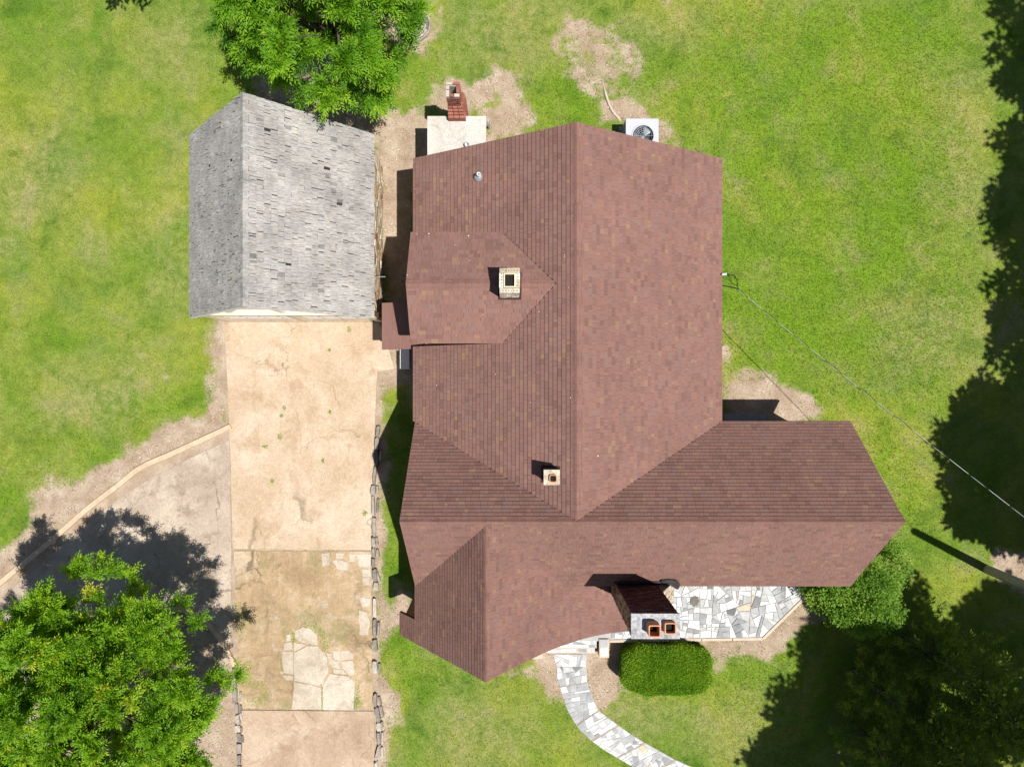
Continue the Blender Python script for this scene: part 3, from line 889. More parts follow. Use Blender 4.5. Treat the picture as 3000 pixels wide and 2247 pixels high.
def unit_tab(tint, lip, tail, mat, key):
    k = (round(tint, 2), key)
    if k not in UNIT:
        vs = [(0,0,0),(1,0,0),(1,1,0),(0,1,0),(0,0,lip),(1,0,lip),(1,1,tail),(0,1,tail)]
        UNIT[k] = mesh_from('shingle', vs, BOXF, mat, tint=tint)
    return UNIT[k]
def lay(planes, parent, base, ex, wmin, wmax, lip, tail, mat, key, rng, tintf, jit=0.0, miss=0.0, lift=0.0, name='shingle', n_single=300, gap=False):
    cand, field_ = [], MB()
    for poly, zf, dn, _k in planes:
        tl = rng.uniform(-.03, .03)
        for O, u, v, n, q, (a, b, w, e), full in tabs(poly, zf, dn, ex, wmin, wmax, rng, jit, _k != 's'):
            if rng.random() < miss: continue
            if gap and rng.random() < .2:
                g_ = rng.choice((.006, .009, .014, .024)); w -= g_
                q = clip_half(q, -1, 0, -(a+w))
                if len(q) < 3: continue
            t_ = tintf(rng)
            lf = 1 + (rng.random()**3)*lift
            c = O + u*(a+w/2) + v*(b+e/2)
            d = Vector((0,0,CAM_H)) - c
            show = w*e*max(0, n.dot(d.normalized()))/d.length_squared if full else 0
            cand.append((show, O, u, v, n, q, (a,b,w,e), t_, lf))
    cand.sort(key=lambda s: -s[0])
    singles, rest = cand[:n_single], cand[n_single:]
    for show, O, u, v, n, q, (a,b,w,e), t_, lf in singles:
        t_ = min(TINTS, key=lambda s: abs(s-t_))
        o = bpy.data.objects.new(name, unit_tab(t_, lip, tail, mat, key))
        link(o, parent)
        p = O + u*a + v*b + n*.003 - base
        # world matrix of the piece; the parents are only translated
        o.matrix_basis = Matrix(((u.x*(w-.004), v.x*e, n.x*lf, p.x), (u.y*(w-.004), v.y*e, n.y*lf, p.y), (u.z*(w-.004), v.z*e, n.z*lf, p.z), (0,0,0,1)))
    for show, O, u, v, n, q, (a,b,w,e), t_, lf in rest:
        q = ccw(q)
        k = len(q)
        top, bot = [], []
        for uu, vv in q:
            h = lip*lf + (tail-lip*lf)*((vv-b)/e)
            uu = min(max(uu, a+.002), a+w-.002)
            base_p = O + u*uu + v*vv
            bot.append(base_p + n*.001); top.append(base_p + n*(h+.003))
        field_.add(top + bot, [tuple(range(k))] + [(i, k+i, k+(i+1)%k, (i+1)%k) for i in range(k)], t_)
    fo = field_.build(name + '_field', mat, parent)
    fo['kind'] = 'stuff'
    return fo
rng = random.Random(21)
lay(PL + PL2, roof, RO, EX, .08, .25, .027, .003, M['shingle'], 'roof', rng, roof_tint)

# ridge caps, each a piece
def ridge(parent, base, p0, p1, sl, sr, half, mat, step=.15, name='ridge_cap', tmax=1.0):
    p0, p1 = Vector(p0), Vector(p1)
    d = (p1-p0); L = d.length; d.normalize()
    side = Vector((-d.y, d.x, 0)).normalized()
    n = int(L/step)
    me = {}
    for k in range(n):
        t_ = random.choice((.1,.3,.5,.7,.9))
        h0, h1 = .030, .018
        vs = []
        for f, h in ((0, h0), (1, h1)):
            dx = f*step*1.02
            vs += [(dx, half, -half*sl+h), (dx, 0, h+.006), (dx, -half, -half*sr+h), (dx, half, -half*sl-.02), (dx, -half, -half*sr-.02)]
        fs = [(0,1,6,5),(1,2,7,6),(3,0,5,8),(2,4,9,7),(0,3,4,2,1)]
        key = (t_, round(sl,3), round(sr,3), round(half,3), mat.name)
        if key not in RIDGE_ME: RIDGE_ME[key] = mesh_from('ridge_cap', vs, fs, mat, tint=t_)
        o = bpy.data.objects.new(name, RIDGE_ME[key]); link(o, parent)
        p = p0 + d*step*k - base
        o.matrix_basis = Matrix(((d.x, side.x, 0, p.x), (d.y, side.y, 0, p.y), (d.z, side.z, 1, p.z), (0,0,0,1)))
RIDGE_ME = {}
ridge(roof, RO, (XM, NY, ZR), (XM, WR, ZR), sM, sM, .16, M['ridge'], .17)
ridge(roof, RO, (WX1, WR, ZR), (WX0, WR, ZR), sS, sN, .13, M['ridge'], .2)
ridge(roof, RO, (DX, DYM, DZR), (xd(DZR)-.02, DYM, DZR), .6, .6, .14, M['ridge'], .17)
ridge(roof, RO, (FXR, FY0, FZ), (FXR, yw(FZ)+.02, FZ), sF, 1.25, .11, M['ridge'], .2)

for a, b in (((XR,WN,ZE),(XM,WR,ZR)), ((XL,WN,ZE),(XM,WR,ZR)), ((WX0,WS,3.08),(FXR,yw(FZ),FZ)), ((xd(DZE),DY0,DZE),(xd(DZR),DYM,DZR)), ((xd(DZE),DY1,DZE),(xd(DZR),DYM,DZR))):
    MB().tube([Vector(a)+Vector((0,0,.018)), Vector(b)+Vector((0,0,.018))], .013, 5).build('valley_flashing', M['deck'], roof)
# fascia boards along gable ends and eaves
fas = MB()
def rake(mb, a, b, th=.03, dp=.16):
    a, b = Vector(a), Vector(b)
    d = b-a; s = Vector((-d.y, d.x, 0)).normalized()*th
    mb.add([a-s, b-s, b+s, a+s, a-s-Vector((0,0,dp)), b-s-Vector((0,0,dp)), b+s-Vector((0,0,dp)), a+s-Vector((0,0,dp))], BOXF)
for a, b in [((XL,NY-.02,ZE-.02),(XM,NY-.02,ZR-.02)), ((XR,NY-.02,ZE-.02),(XM,NY-.02,ZR-.02)), ((WX1-.02,WN,ZE-.02),(WX1-.02,WR,ZR-.02)), ((WX1-.02,WS,ZE-.02),(WX1-.02,WR,ZR-.02)),
             ((WX0+.02,WN,ZE-.02),(WX0+.02,WR,ZR-.02)), ((WX0+.02,WS,ZE-.02),(WX0+.02,WR,ZR-.02)), ((-3.41,FY0+.02,zFL(-3.41,0)-.02),(FXR,FY0+.02,FZ-.02)), ((DX+.02,DY0,DZE-.02),(DX+.02,DYM,DZR-.02)), ((DX+.02,DY1,DZE-.02),(DX+.02,DYM,DZR-.02))]:
    fas = MB(); rake(fas, a, b); fas.build('fascia', M['brown_wood'], house)
# front gable's swooping edge: pale barge board
bb = MB()
for (x0,z0),(x1,z1) in zip(prf[:-1], prf[1:]): rake(bb, (x0,FY0+.025,z0-.03), (x1,FY0+.025,z1-.03), .025, .14)
bb.build('barge_board', M['white_wood'], house)

# walls with real openings' frames
w = MB()
w.box(XL+.34, XR-.34, WN+.3, NY-.25, -.05, 3.0)
w.box(WX0+.25, WX1-.3, WS+.35, WN-.35, -.05, 3.0)
w.box(WX0+.25, 1.5, FY0+.3, WS+.36, -.05, 2.95)
def gable_wall(mb, axis, c, a0, a1, zb, am, zt, th=.2):
    poly = [(a0,zb),(a1,zb),(am,zt)]
    vs = []
    for dd in (0, th):
        for a, z in poly:
            vs.append((a, c+dd, z) if axis == 'y' else (c+dd, a, z))
    mb.add(vs, [(0,1,2),(5,4,3),(0,3,4,1),(1,4,5,2),(2,5,3,0)])
gable_wall(w, 'y', NY-.44, XL+.34, XR-.34, 2.99, XM, ZR-.35)
gable_wall(w, 'x', WX1-.49, WN-.35, WS+.35, 2.99, WR, ZR-.4)
gable_wall(w, 'x', WX0+.26, WN-.35, WS+.35, 2.99, WR, ZR-.4)
gable_wall(w, 'y', FY0+.31, WX0+.25, 1.4, 2.94, FXR, FZ-.3)
w.box(DX+.12, -.3, DY0+.2, DY1-.2, 2.99, DZE-.1)
gable_wall(w, 'x', DX+.121, DY0+.2, DY1-.2, DZE-.11, DYM, DZR-.22)
w.build('wall', M['house_brick'], house)
# wing wall of the front gable reaching out to the left
MB().prism([(-3.28,FY0+.3),(-2.55,FY0+.3),(-2.55,-7.1),(-3.28,-7.1)], -.02, lambda x,y: zFL(x,0)-.16).build('wing_wall', M['house_brick'], house)
def window(parent, axis, c, a0, a1, z0, z1, out):
    """window in a wall plane; out = +1/-1 outward direction"""
    def bx(mb, a, b, za, zb, d0, d1):
        lo, hi = sorted((c+out*d0, c+out*d1))
        mb.box(a, b, lo, hi, za, zb) if axis == 'y' else mb.box(lo, hi, a, b, za, zb)
    fr = MB()
    bx(fr, a0, a0+.07, z0, z1, 0, .05); bx(fr, a1-.07, a1, z0, z1, 0, .05)
    bx(fr, a0+.07, a1-.07, z1-.07, z1, 0, .048); bx(fr, a0+.07, a1-.07, z0, z0+.07, 0, .048)
    bx(fr, (a0+a1)/2-.02, (a0+a1)/2+.02, z0+.07, z1-.07, 0, .04); bx(fr, a0+.07, a1-.07, (z0+z1)/2-.02, (z0+z1)/2+.02, 0, .037)
    f = fr.build('window', M['white_wood'], parent)
    gl = MB(); bx(gl, a0+.07, a1-.07, z0+.07, z1-.07, 0, .02); gl.build('pane', M['glass'], f)
    si = MB(); bx(si, a0-.06, a1+.06, z0-.06, z0-.002, 0, .12); si.build('sill', M['coping'], f)
for y0, y1 in ((-.4,.6),(3.1,4.1),(4.8,5.8)): window(house, 'x', XR-.34, y0, y1, 1.1, 2.5, 1)
for y0, y1 in ((4.9,5.9),(-.6,.3)): window(house, 'x', XL+.34, y0, y1, 1.1, 2.5, -1)
for x0, x1 in ((5.4,6.6),(7.4,8.6)): window(house, 'y', WS+.35, x0, x1, 1.1, 2.5, -1)
window(house, 'y', FY0+.3, -1.5, .1, 1.0, 2.6, -1)
window(house, 'x', WX1-.3, -3.0, -4.0, 1.1, 2.4, 1) if False else window(house, 'x', WX1-.3, -4.0, -3.0, 1.1, 2.4, 1)
window(house, 'x', DX+.12, 2.1, 3.1, 3.5, 4.7, -1)
dr = MB().box(.75, 1.65, FY0+.24, FY0+.299, .45, 2.5).build('door', M['brown_wood'], house)
MB().lathe((1.55, FY0+.2, 1.45), [(0,0),(.03,.01),(.035,.04),(0,.06)], 10).build('handle', M['steel'], dr)

# ---- chimneys
BRK = {}
def brick_unit(mat, tint):
    k = (mat.name, tint)
    if k not in BRK:
        b = .03
        vs = [(0,0,0),(1,0,0),(1,1,0),(0,1,0),(b,b,1),(1-b,b,1),(1-b,1-b,1),(b,1-b,1)]
        BRK[k] = mesh_from('brick', vs, BOXF, mat, tint=tint)
    return BRK[k]
def brick(parent, base, o_, ex, ey, ez, mat, tint):
    """o_ corner, ex/ey in-face vectors, ez outward"""
    o = bpy.data.objects.new('brick', brick_unit(mat, tint)); link(o, parent)
    p = Vector(o_) - base
    ex, ey, ez = Vector(ex), Vector(ey), Vector(ez)
    o.matrix_basis = Matrix(((ex.x,ey.x,ez.x,p.x),(ex.y,ey.y,ez.y,p.y),(ex.z,ey.z,ez.z,p.z),(0,0,0,1)))
def brick_face(parent, base, A, dirv, width, z0, z1, out, mat, bl=.2, bh=.065, g=.012, pick=(.1,.3,.5,.7,.9), proud=.012):
    dirv, out = Vector(dirv), Vector(out)
    z, r = z0, 0
    while z + bh <= z1 + 1e-3:
        x = 0.0 if r % 2 == 0 else -bl/2
        while x < width - .02:
            a, b = max(x, 0), min(x+bl, width)
            if b - a > .035:
                brick(parent, base, Vector(A) + dirv*a + Vector((0,0,z)), dirv*(b-a-g), Vector((0,0,bh)), out*proud*random.uniform(.6,1.4), mat, random.choice(pick))
            x += bl
        z += bh + g; r += 1
def flue(parent, x, y, z, s, h, mat, tint, wall=.028):
    mb = MB()
    def ring(s0, zz, rr=.04):
        pts = []
        for cx_, cy_, a0 in ((s0-rr,s0-rr,0),(-s0+rr,s0-rr,90),(-s0+rr,-s0+rr,180),(s0-rr,-s0+rr,270)):
            for k in range(4):
                a = math.radians(a0+k*30)
                pts.append((x+cx_+rr*math.cos(a), y+cy_+rr*math.sin(a), zz))
        return pts
    rings = [ring(s/2, z), ring(s/2, z+h), ring(s/2-wall, z+h, .03), ring(s/2-wall, z-.5, .03)]
    n = 16
    vs = sum(rings, []); fs = []
    for l in range(3):
        for k in range(n): fs.append((l*n+k, l*n+(k+1)%n, (l+1)*n+(k+1)%n, (l+1)*n+k))
    mb.add(vs, fs, tint)
    f = mb.build('flue', mat, parent)
    MB().box(x-s/2+.02, x+s/2-.02, y-s/2+.02, y+s/2-.02, z-.01, z+.026).build('soot_shade', M['soot_shade'], parent)  # black plate stands for the sooty, unlit depth of the flue
    return f
# great front chimney: stack with a shoulder on its right
CX0, CX1, CY0, CY1, CZ = 3.04, 4.24, -6.45, -5.85, 6.0
core = MB()
core.box(CX0+.012, CX1-.012, CY0+.012, CY1-.012, -.02, CZ-.03)
core.prism([(CX1-.02,CY0+.012),(4.78,CY0+.012),(4.78,CY1-.012),(CX1-.02,CY1-.012)], -.02, lambda x,y: 3.0 + max(0,(4.78-x))*1.9)
ch1 = core.build('chimney', M['mortar_dark'], house)
ch1['label'] = 'tall double-flue front chimney with dark brick back and stone side'
C1B = house.location
brick_face(ch1, C1B, (CX1, CY1-.012, 0), (-1,0,0), CX1-CX0, 3.15, 5.92, (0,1,0), M['brick_dark'], bl=.2, bh=.062, g=.014, proud=.018)
brick_face(ch1, C1B, (4.78, CY1-.012, 0), (-1,0,0), .54, 2.2, 2.95, (0,1,0), M['brick_dark'], bl=.2, bh=.062, g=.014, proud=.018)
rng = random.Random(31)
def stone_face(parent, base, A, dirv, upv, out, width, height, amin, amax, mat, rng, g=.01, proud=.035, name='stone', pick=None, shape=None):
    A, dirv, upv, out = map(Vector, (A, dirv, upv, out))
    for p in crazy(shape or [(0,0),(width,0),(width,height),(0,height)], amin, amax, rng):
        q = inset_poly(p, g)
        if not q or abs(area2(q)) < .0015: continue
        q = ccw(q); k = len(q)
        pr_ = proud*rng.uniform(.5,1.2)
        cxm = sum(a for a,_ in q)/k; cym = sum(b for _,b in q)/k
        bot = [A + dirv*a + upv*b for a, b in q]
        top = [A + dirv*(cxm+(a-cxm)*.9) + upv*(cym+(b-cym)*.9) + out*pr_ for a, b in q]
        flip = dirv.cross(upv).dot(out) < 0
        fs = [tuple(range(k))] + [(i, k+i, k+(i+1)%k, (i+1)%k) for i in range(k)]
        if flip: fs = [tuple(reversed(f)) for f in fs]
        m = MB().add(top+bot, fs, rng.choice(pick) if pick else rng.random())
        m.build(name, mat, parent)
stone_face(ch1, C1B, (CX0+.012, CY0+.012, 2.2), (0,1,0), (0,0,1), (-1,0,0), CY1-CY0-.024, 3.72, .02, .07, M['stone_wall'], rng, .008, .03)
stone_face(ch1, C1B, (CX0+.012, CY0+.012, .5), (1,0,0), (0,0,1), (0,-1,0), 1.72, 2.4, .04, .12, M['stone_wall'], rng, .01, .03)
stone_face(ch1, C1B, (CX0+.012, CY0+.012, 2.91), (1,0,0), (0,0,1), (0,-1,0), 1.17, 3.0, .04, .12, M['stone_wall'], rng, .01, .03)
stone_face(ch1, C1B, (CX1-.012, CY0+.012, 4.05), (0,1,0), (0,0,1), (1,0,0), CY1-CY0-.024, 1.87, .03, .10, M['stone_wall'], rng, .01, .03)
stone_face(ch1, C1B, (CX1-.01, CY0+.02, 4.02), (0,1,0), Vector((.54,0,-1.026)).normalized(), Vector((1.026,0,.54)).normalized(), CY1-CY0-.04, 1.15, .012, .03, M['stone_wall'], rng, .006, .02, pick=(.6,.8,.9,1,.4))
cap = MB(); cap.box(CX0-.02, CX1+.02, CY0-.02, CY1+.02, CZ-.06, CZ, .5)
cap.build('cap', M['cement'], ch1)
flue(ch1, 3.62-.07, -6.16, CZ-.02, .30, .36, M['terracotta'], .8)
flue(ch1, 3.98, -6.15, CZ-.02, .29, .20, M['terracotta'], .9)
fl = MB()
fl.tube(smooth_line([(CX0-.06,CY1+.06,3.36),(3.5,CY1+.1,3.42),(3.95,CY1+.07,3.36),(4.35,CY1+.10,3.40),(4.62,CY1+.06,3.38),(4.84,CY1-.10,3.22)], 4), [.03]*9+[.04]*6+[.075]*6, 7)
fl.tube(smooth_line([(4.30,CY1+.14,3.46),(4.52,CY1+.16,3.5),(4.74,CY1+.10,3.44),(4.86,CY1-.04,3.3)], 4), [.04,.06,.07,.08,.08,.08,.08,.08,.07,.07,.06,.05,.04], 7)
fl.build('flashing', M['flash'], ch1, True)

# middle chimney on the cross gable
X0, X1, Y0, Y1, Z1 = -.311, .194, 2.234, 2.84, 6.5
ch2 = MB().box(X0+.01, X1-.01, Y0+.01, Y1-.01, 4.4, Z1-.07).build('chimney', M['mortar'], house)
ch2['label'] = 'short whitewashed brick chimney with one wide cream flue'
brick_face(ch2, C1B, (X0, Y0+.01, 0), (1,0,0), X1-X0, 5.0, Z1-.07, (0,-1,0), M['brick_pale'])
brick_face(ch2, C1B, (X0+.01, Y1, 0), (0,-1,0), Y1-Y0, 5.0, Z1-.07, (-1,0,0), M['brick_pale'])
# top course of cored bricks with holes
cp = MB()
for i in range(3):
    xa = X0 + (X1-X0)*i/3
    cp.box(xa+.004, xa+(X1-X0)/3-.004, Y0-.004, Y0+.11, Z1-.07, Z1, random.choice((.3,.6,.9)))
    cp.box(xa+.004, xa+(X1-X0)/3-.004, Y1-.11, Y1+.004, Z1-.07, Z1, random.choice((.3,.6,.9)))
for i in range(2):
    ya = Y0+.114 + (Y1-Y0-.228)*i/2
    cp.box(X0-.004, X0+.10, ya+.004, ya+(Y1-Y0-.228)/2-.004, Z1-.07, Z1, random.choice((.3,.6,.9)))
    cp.box(X1-.10, X1+.004, ya+.004, ya+(Y1-Y0-.228)/2-.004, Z1-.07, Z1, random.choice((.3,.6,.9)))
cp.build('cap', M['brick_pale'], ch2)
hl = MB()
for i in range(6):
    xx = X0+.09+i*.07
    for yy in (Y0+.055, Y1-.055): hl.lathe((xx, yy, Z1+.001), [(.013,0),(0,.0005)], 8)
for i in range(5):
    yy = Y0+.18+i*.07
    for xx in (X0+.05, X1-.05): hl.lathe((xx, yy, Z1+.001), [(.013,0),(0,.0005)], 8)
hl.build('core_hole_shade', M['soot_shade'], ch2)['kind'] = 'stuff'  # flat black discs paint the shade inside the brick holes
# wide rectangular flue
fl2 = MB()
fx0, fx1, fy0, fy1 = X0+.105, X1-.105, Y0+.125, Y1-.125
for z0_, z1_, e in ((Z1-.3, Z1+.05, 0),):
    fl2.box(fx0, fx0+.03, fy0, fy1, z0_, z1_, .6); fl2.box(fx1-.03, fx1, fy0, fy1, z0_, z1_, .9)
    fl2.box(fx0+.03, fx1-.03, fy0, fy0+.03, z0_, z1_-.002, .8); fl2.box(fx0+.03, fx1-.03, fy1-.03, fy1, z0_, z1_-.002, .5)
fl2.build('flue', M['flue_cream'], ch2)
MB().box(fx0+.02, fx1-.02, fy0+.02, fy1-.02, Z1-.31, Z1-.068).build('soot_shade', M['soot_shade'], ch2)  # black plug paints the dark depth inside this flue

# small chimney near the ridge
X0, X1, Y0, Y1, Z1 = .81, 1.185, -2.53, -2.175, 6.2
ch3 = MB().box(X0+.01, X1-.01, Y0+.01, Y1-.01, 4.8, Z1-.04).build('chimney', M['mortar_dark'], house)
ch3['label'] = 'small square chimney near the ridge with one narrow flue'
brick_face(ch3, C1B, (X1, Y1-.01, 0), (-1,0,0), X1-X0, 5.45, Z1-.04, (0,1,0), M['brick_dark'])
brick_face(ch3, C1B, (X0+.01, Y1, 0), (0,-1,0), Y1-Y0, 5.25, Z1-.04, (-1,0,0), M['brick_dark'])
MB().box(X0-.015, X1+.015, Y0-.015, Y1+.015, Z1-.04, Z1, .5).build('cap', M['brick_pale'], ch3)
flue(ch3, (X0+X1)/2+.03, (Y0+Y1)/2-.02, Z1-.02, .19, .1, M['terracotta'], .6, .022)

# tarred collars where the stacks meet the roof
for cx0, cx1, cy0, cy1, zf, par in ((.81,1.185,-2.53,-2.175,zML,ch3), (-.311,.194,2.234,DYM,zDS,ch2), (-.311,.194,DYM,2.84,zDN,ch2)):
    MB().prism([(cx0-.05, cy0-(.05 if cy0 != DYM else 0)), (cx1+.05, cy0-(.05 if cy0 != DYM else 0)), (cx1+.05, cy1+(.05 if cy1 != DYM else 0)), (cx0-.05, cy1+(.05 if cy1 != DYM else 0))], lambda x,y,zf=zf: zf(x,y)-.02, lambda x,y,zf=zf: zf(x,y)+.042).build('flashing', M['deck'], par)
# pale flecks of debris caught on the shingles
db = MB()
rgd = random.Random(71)
for _ in range(45):
    poly, zf, dn, k_ = rgd.choice(PL[:9])
    a_, b_ = rgd.random(), rgd.random()
    p_ = [poly[0][i]*(1-a_)*(1-b_) + poly[1][i]*a_*(1-b_) + poly[2][i]*a_*b_ + poly[3 % len(poly)][i]*(1-a_)*b_ for i in (0,1)]
    zz = zf(*p_)+.035; s_ = rgd.uniform(.006,.015)
    db.box(p_[0]-s_*rgd.uniform(.5,1.5), p_[0]+s_, p_[1]-s_, p_[1]+s_*rgd.uniform(.5,1.5), zz-.012, zz+.006, rgd.uniform(.5,1))
dbo = db.build('roof_debris', M['litter'], roof); dbo['kind'] = 'stuff'
# vent pipe with flashing
vx, vy = -.91, 5.70
vz = zML(vx, vy)
vp = MB().lathe((vx, vy, vz), [(.05,-.05),(.05,.30),(.036,.30),(.036,.05),(0,.05)], 14).build('vent_pipe', M['pvc'], house)
MB().lathe((vx, vy, vz), [(.15,-.10),(.13,.05),(.06,.12),(.05,.12)], 16).build('flashing', M['steel'], vp)
# service mast head on the right eave
sx, sy, sz = XR+.05, Q(2113,803,3.3)[1], 3.25
sm = MB().tube([(sx-.1,sy,sz-.5),(sx-.06,sy,sz),(sx+.02,sy,sz+.06)], .035, 8).build('service_mast', M['pvc'], house)

# low concrete bulkhead under the wing's back eave
MB().box(7.1, 8.5, -1.42, -1.03, -.02, .22).build('cellar_bulkhead', M['grey_step'], house)
# side entry: shed roof, posts, stoop
porch_poly = [(-3.94,2.44),(-3.94,1.03),(-2.62,1.03),(-2.62,2.44)]
zP = lambda x, y: 2.45 + (x+3.94)*.32
PR = MB().prism(porch_poly, lambda x,y: zP(x,y)-.1, zP).build('side_porch_roof', M['deck'], house)
rng = random.Random(41)
fm = MB()
for O, u, v, n, q, (a,b,w_,e), full in tabs(porch_poly, zP, (-1,0), .115, .2, .5, rng):
    t_ = rng.uniform(.35, .62)
    o = MB()
    q = ccw(q); k = len(q)
    top = [O+u*uu+v*vv+n*(.003+.015*(1-(vv-b)/e)) for uu, vv in q]; bot = [O+u*uu+v*vv+n*.001 for uu, vv in q]
    o.add(top+bot, [tuple(range(k))]+[(i,k+i,k+(i+1)%k,(i+1)%k) for i in range(k)], t_)
    o.build('shingle', M['shingle'], PR)
for yy in (1.15, 2.32):
    MB().box(-3.86,-3.76,yy-.05,yy+.05,-.02,2.36).build('post', M['white_wood'], house)
st = MB().box(-3.36,-2.57,.55,2.3,-.02,.62).build('stoop', M['grey_step'], house)
MB().box(-3.0,-2.57,.30,.548,-.02,.42).build('tread', M['grey_step'], st)
MB().box(-3.66,-3.362,.48,1.5,-.02,.80).build('knee_wall', M['white_wood'], house)

# ------------------------------------------------------------------ flat-roofed annexe behind the house
an = thing('annexe', (.0, 7.3, 0), 'low flat-roofed annexe with stained white slab roof behind the house', 'annexe')
ax0, ax1 = Q(1252,341,2.1)[0], Q(1424,341,2.1)[0]
ay1 = Q(1252,341,2.1)[1]
MB().box(ax0+.06, ax1-.06, 6.35, ay1-.08, -.02, 1.98).build('wall', M['stucco'], an)
MB().box(ax0, ax1, 6.22, ay1, 1.98, 2.1).build('roof_slab', M['annexe_roof'], an)
px_, py_ = Q(1368,425,2.2)[:2]
MB().lathe((px_, py_, 2.1), [(.075,-.02),(.075,.16),(.055,.16),(.055,.02),(0,.02)], 14).build('vent_pipe', M['steel'], an)
tap = thing('standpipe', Q(1433,378,0), 'small grey standpipe beside the white slab roof', 'pipe')
tx, ty = Q(1433,378,0)[:2]
MB().tube([(tx,ty,-.05),(tx,ty,.75)], .035, 8).build('pipe', M['steel'], tap)
MB().tube([(tx,ty,.72),(tx-.02,ty-.12,.74),(tx-.02,ty-.15,.66)], .03, 8).build('spout', M['steel'], tap)

# ------------------------------------------------------------------ outdoor brick fireplace
bq = thing('brick_fireplace', (-1.7, 8.5, 0), 'small red brick outdoor fireplace with open square stack', 'fireplace')
BB = bq.location
bx0, bx1, by0, by1 = -1.95, -1.42, 8.08, 8.80
MB().box(bx0+.01, bx1-.01, by0+.01, by1-.01, -.02, 2.3).build('body', M['mortar'], bq)
pk = (.1,.3,.5,.5,.7,.8)
brick_face(bq, BB, (bx0, by0+.01, 0), (1,0,0), bx1-bx0, 1.15, 2.3, (0,-1,0), M['brick_red'], bl=.18, bh=.055, g=.010, pick=pk)
brick_face(bq, BB, (bx1-.01, by0, 0), (0,1,0), by1-by0, .9, 2.3, (1,0,0), M['brick_red'], bl=.18, bh=.055, g=.010, pick=pk)
# stepped shoulders up to the stack
sy0 = by0
for k in range(4):
    z0 = 2.3 + k*.075
    f = k/3
    X0_, X1_ = bx0 + .0*f, bx1 - .07*f
    Y0_ = by0 + .22*f
    nb = 3
    for i in range(nb):
        xa = X0_ + (X1_-X0_)*i/nb
        brick(bq, BB, (xa+.004, Y0_, z0), ((X1_-X0_)/nb-.008,0,0), (0,.2,0), (0,0,.068), M['brick_red'], random.choice(pk))
    for i in range(3):
        ya = Y0_+.2 + (by1-Y0_-.2)*i/3
        brick(bq, BB, (X1_-.10, ya+.004, z0), (.10,0,0), (0,(by1-Y0_-.2)/3-.008,0), (0,0,.068), M['brick_red'], random.choice(pk))
        brick(bq, BB, (X0_, ya+.004, z0), (.12,0,0), (0,(by1-Y0_-.2)/3-.008,0), (0,0,.068), M['brick_red'], random.choice(pk))
tx0, tx1, ty0, ty1 = -1.93, -1.53, 8.36, 8.79
for wx0, wx1, wy0, wy1 in ((tx0+.008,tx1-.008,ty0+.008,ty0+.10),(tx0+.008,tx1-.008,ty1-.10,ty1-.008),(tx0+.008,tx0+.10,ty0+.1,ty1-.1),(tx1-.10,tx1-.008,ty0+.1,ty1-.1)):
    MB().box(wx0,wx1,wy0,wy1,2.28,3.22).build('stack_wall', M['mortar'], bq)
brick_face(bq, BB, (tx0, ty0+.008, 0), (1,0,0), tx1-tx0, 2.6, 3.2, (0,-1,0), M['brick_red'], bl=.19, bh=.06, g=.010, pick=pk)
brick_face(bq, BB, (tx1-.008, ty0, 0), (0,1,0), ty1-ty0, 2.6, 3.2, (1,0,0), M['brick_red'], bl=.19, bh=.06, g=.010, pick=pk)
for (a,b,c,d,tn) in ((tx0,tx0+.105,ty0,ty0+.21,1.0),(tx0,tx0+.105,ty0+.22,ty0+.34,1.0),(tx0,tx0+.2,ty0+.35,ty1,1.0),(tx0+.21,tx1,ty1-.08,ty1+.02,.7),(tx1-.10,tx1,ty0+.11,ty1-.09,.5),(tx0+.115,tx0+.23,ty0,ty0+.1,.5),(tx0+.24,tx1,ty0,ty0+.1,1.0)):
    brick(bq, BB, (a,c,3.215), (b-a-.006,0,0), (0,d-c-.006,0), (0,0,.065), M['brick_red'], tn)
# clay ring on the front
rg = MB()
rc = Vector((-1.66, by0-.012, 1.98))
vs, fs = [], []
for k in range(18):
    a = 2*math.pi*k/18
    for r, o_ in ((.10,0),(.10,-.05),(.062,-.05),(.062,.0)):
        vs.append((rc.x+r*math.cos(a), rc.y+o_, rc.z+r*math.sin(a)))
for k in range(18):
    k2 = (k+1) % 18
    for j in range(3): fs.append((k*4+j, k*4+j+1, k2*4+j+1, k2*4+j))
rg.add(vs, fs, .9); rg.build('clay_ring', M['flue_cream'], bq)

# ------------------------------------------------------------------ air-conditioning unit
ac = thing('air_conditioner', (4.22, 8.04, 0), 'square pale grey outdoor air-conditioning unit with round fan opening', 'air conditioner')
ax, ay, hw, AZ = 4.22, 8.04, .53, 1.0
MB().box(ax-hw-.08, ax+hw+.08, ay-hw-.08, ay+hw+.08, -.02, .07).build('pad', M['cement'], ac)
MB().box(ax-hw+.04, ax+hw-.04, ay-hw+.04, ay+hw-.04, .07, .70).build('coil', M['ac_dark'], ac)
for sx_ in (-1,1):
    for sy_ in (-1,1):
        MB().box(ax+sx_*hw-(.06 if sx_>0 else 0), ax+sx_*hw+(0 if sx_>0 else .06), ay+sy_*hw-(.06 if sy_>0 else 0), ay+sy_*hw+(0 if sy_>0 else .06), .07, AZ-.06).build('corner_post', M['ac_body'], ac)
lv = MB()
for k in range(14):
    z = .14 + k*.055
    lv.box(ax-hw+.061, ax+hw-.061, ay-hw+.002, ay-hw+.02, z, z+.02); lv.box(ax-hw+.061, ax+hw-.061, ay+hw-.02, ay+hw-.002, z, z+.02)
    lv.box(ax-hw+.002, ax-hw+.02, ay-hw+.061, ay+hw-.061, z, z+.02); lv.box(ax+hw-.02, ax+hw-.002, ay-hw+.061, ay+hw-.061, z, z+.02)
lv.build('louvre', M['ac_body'], ac)
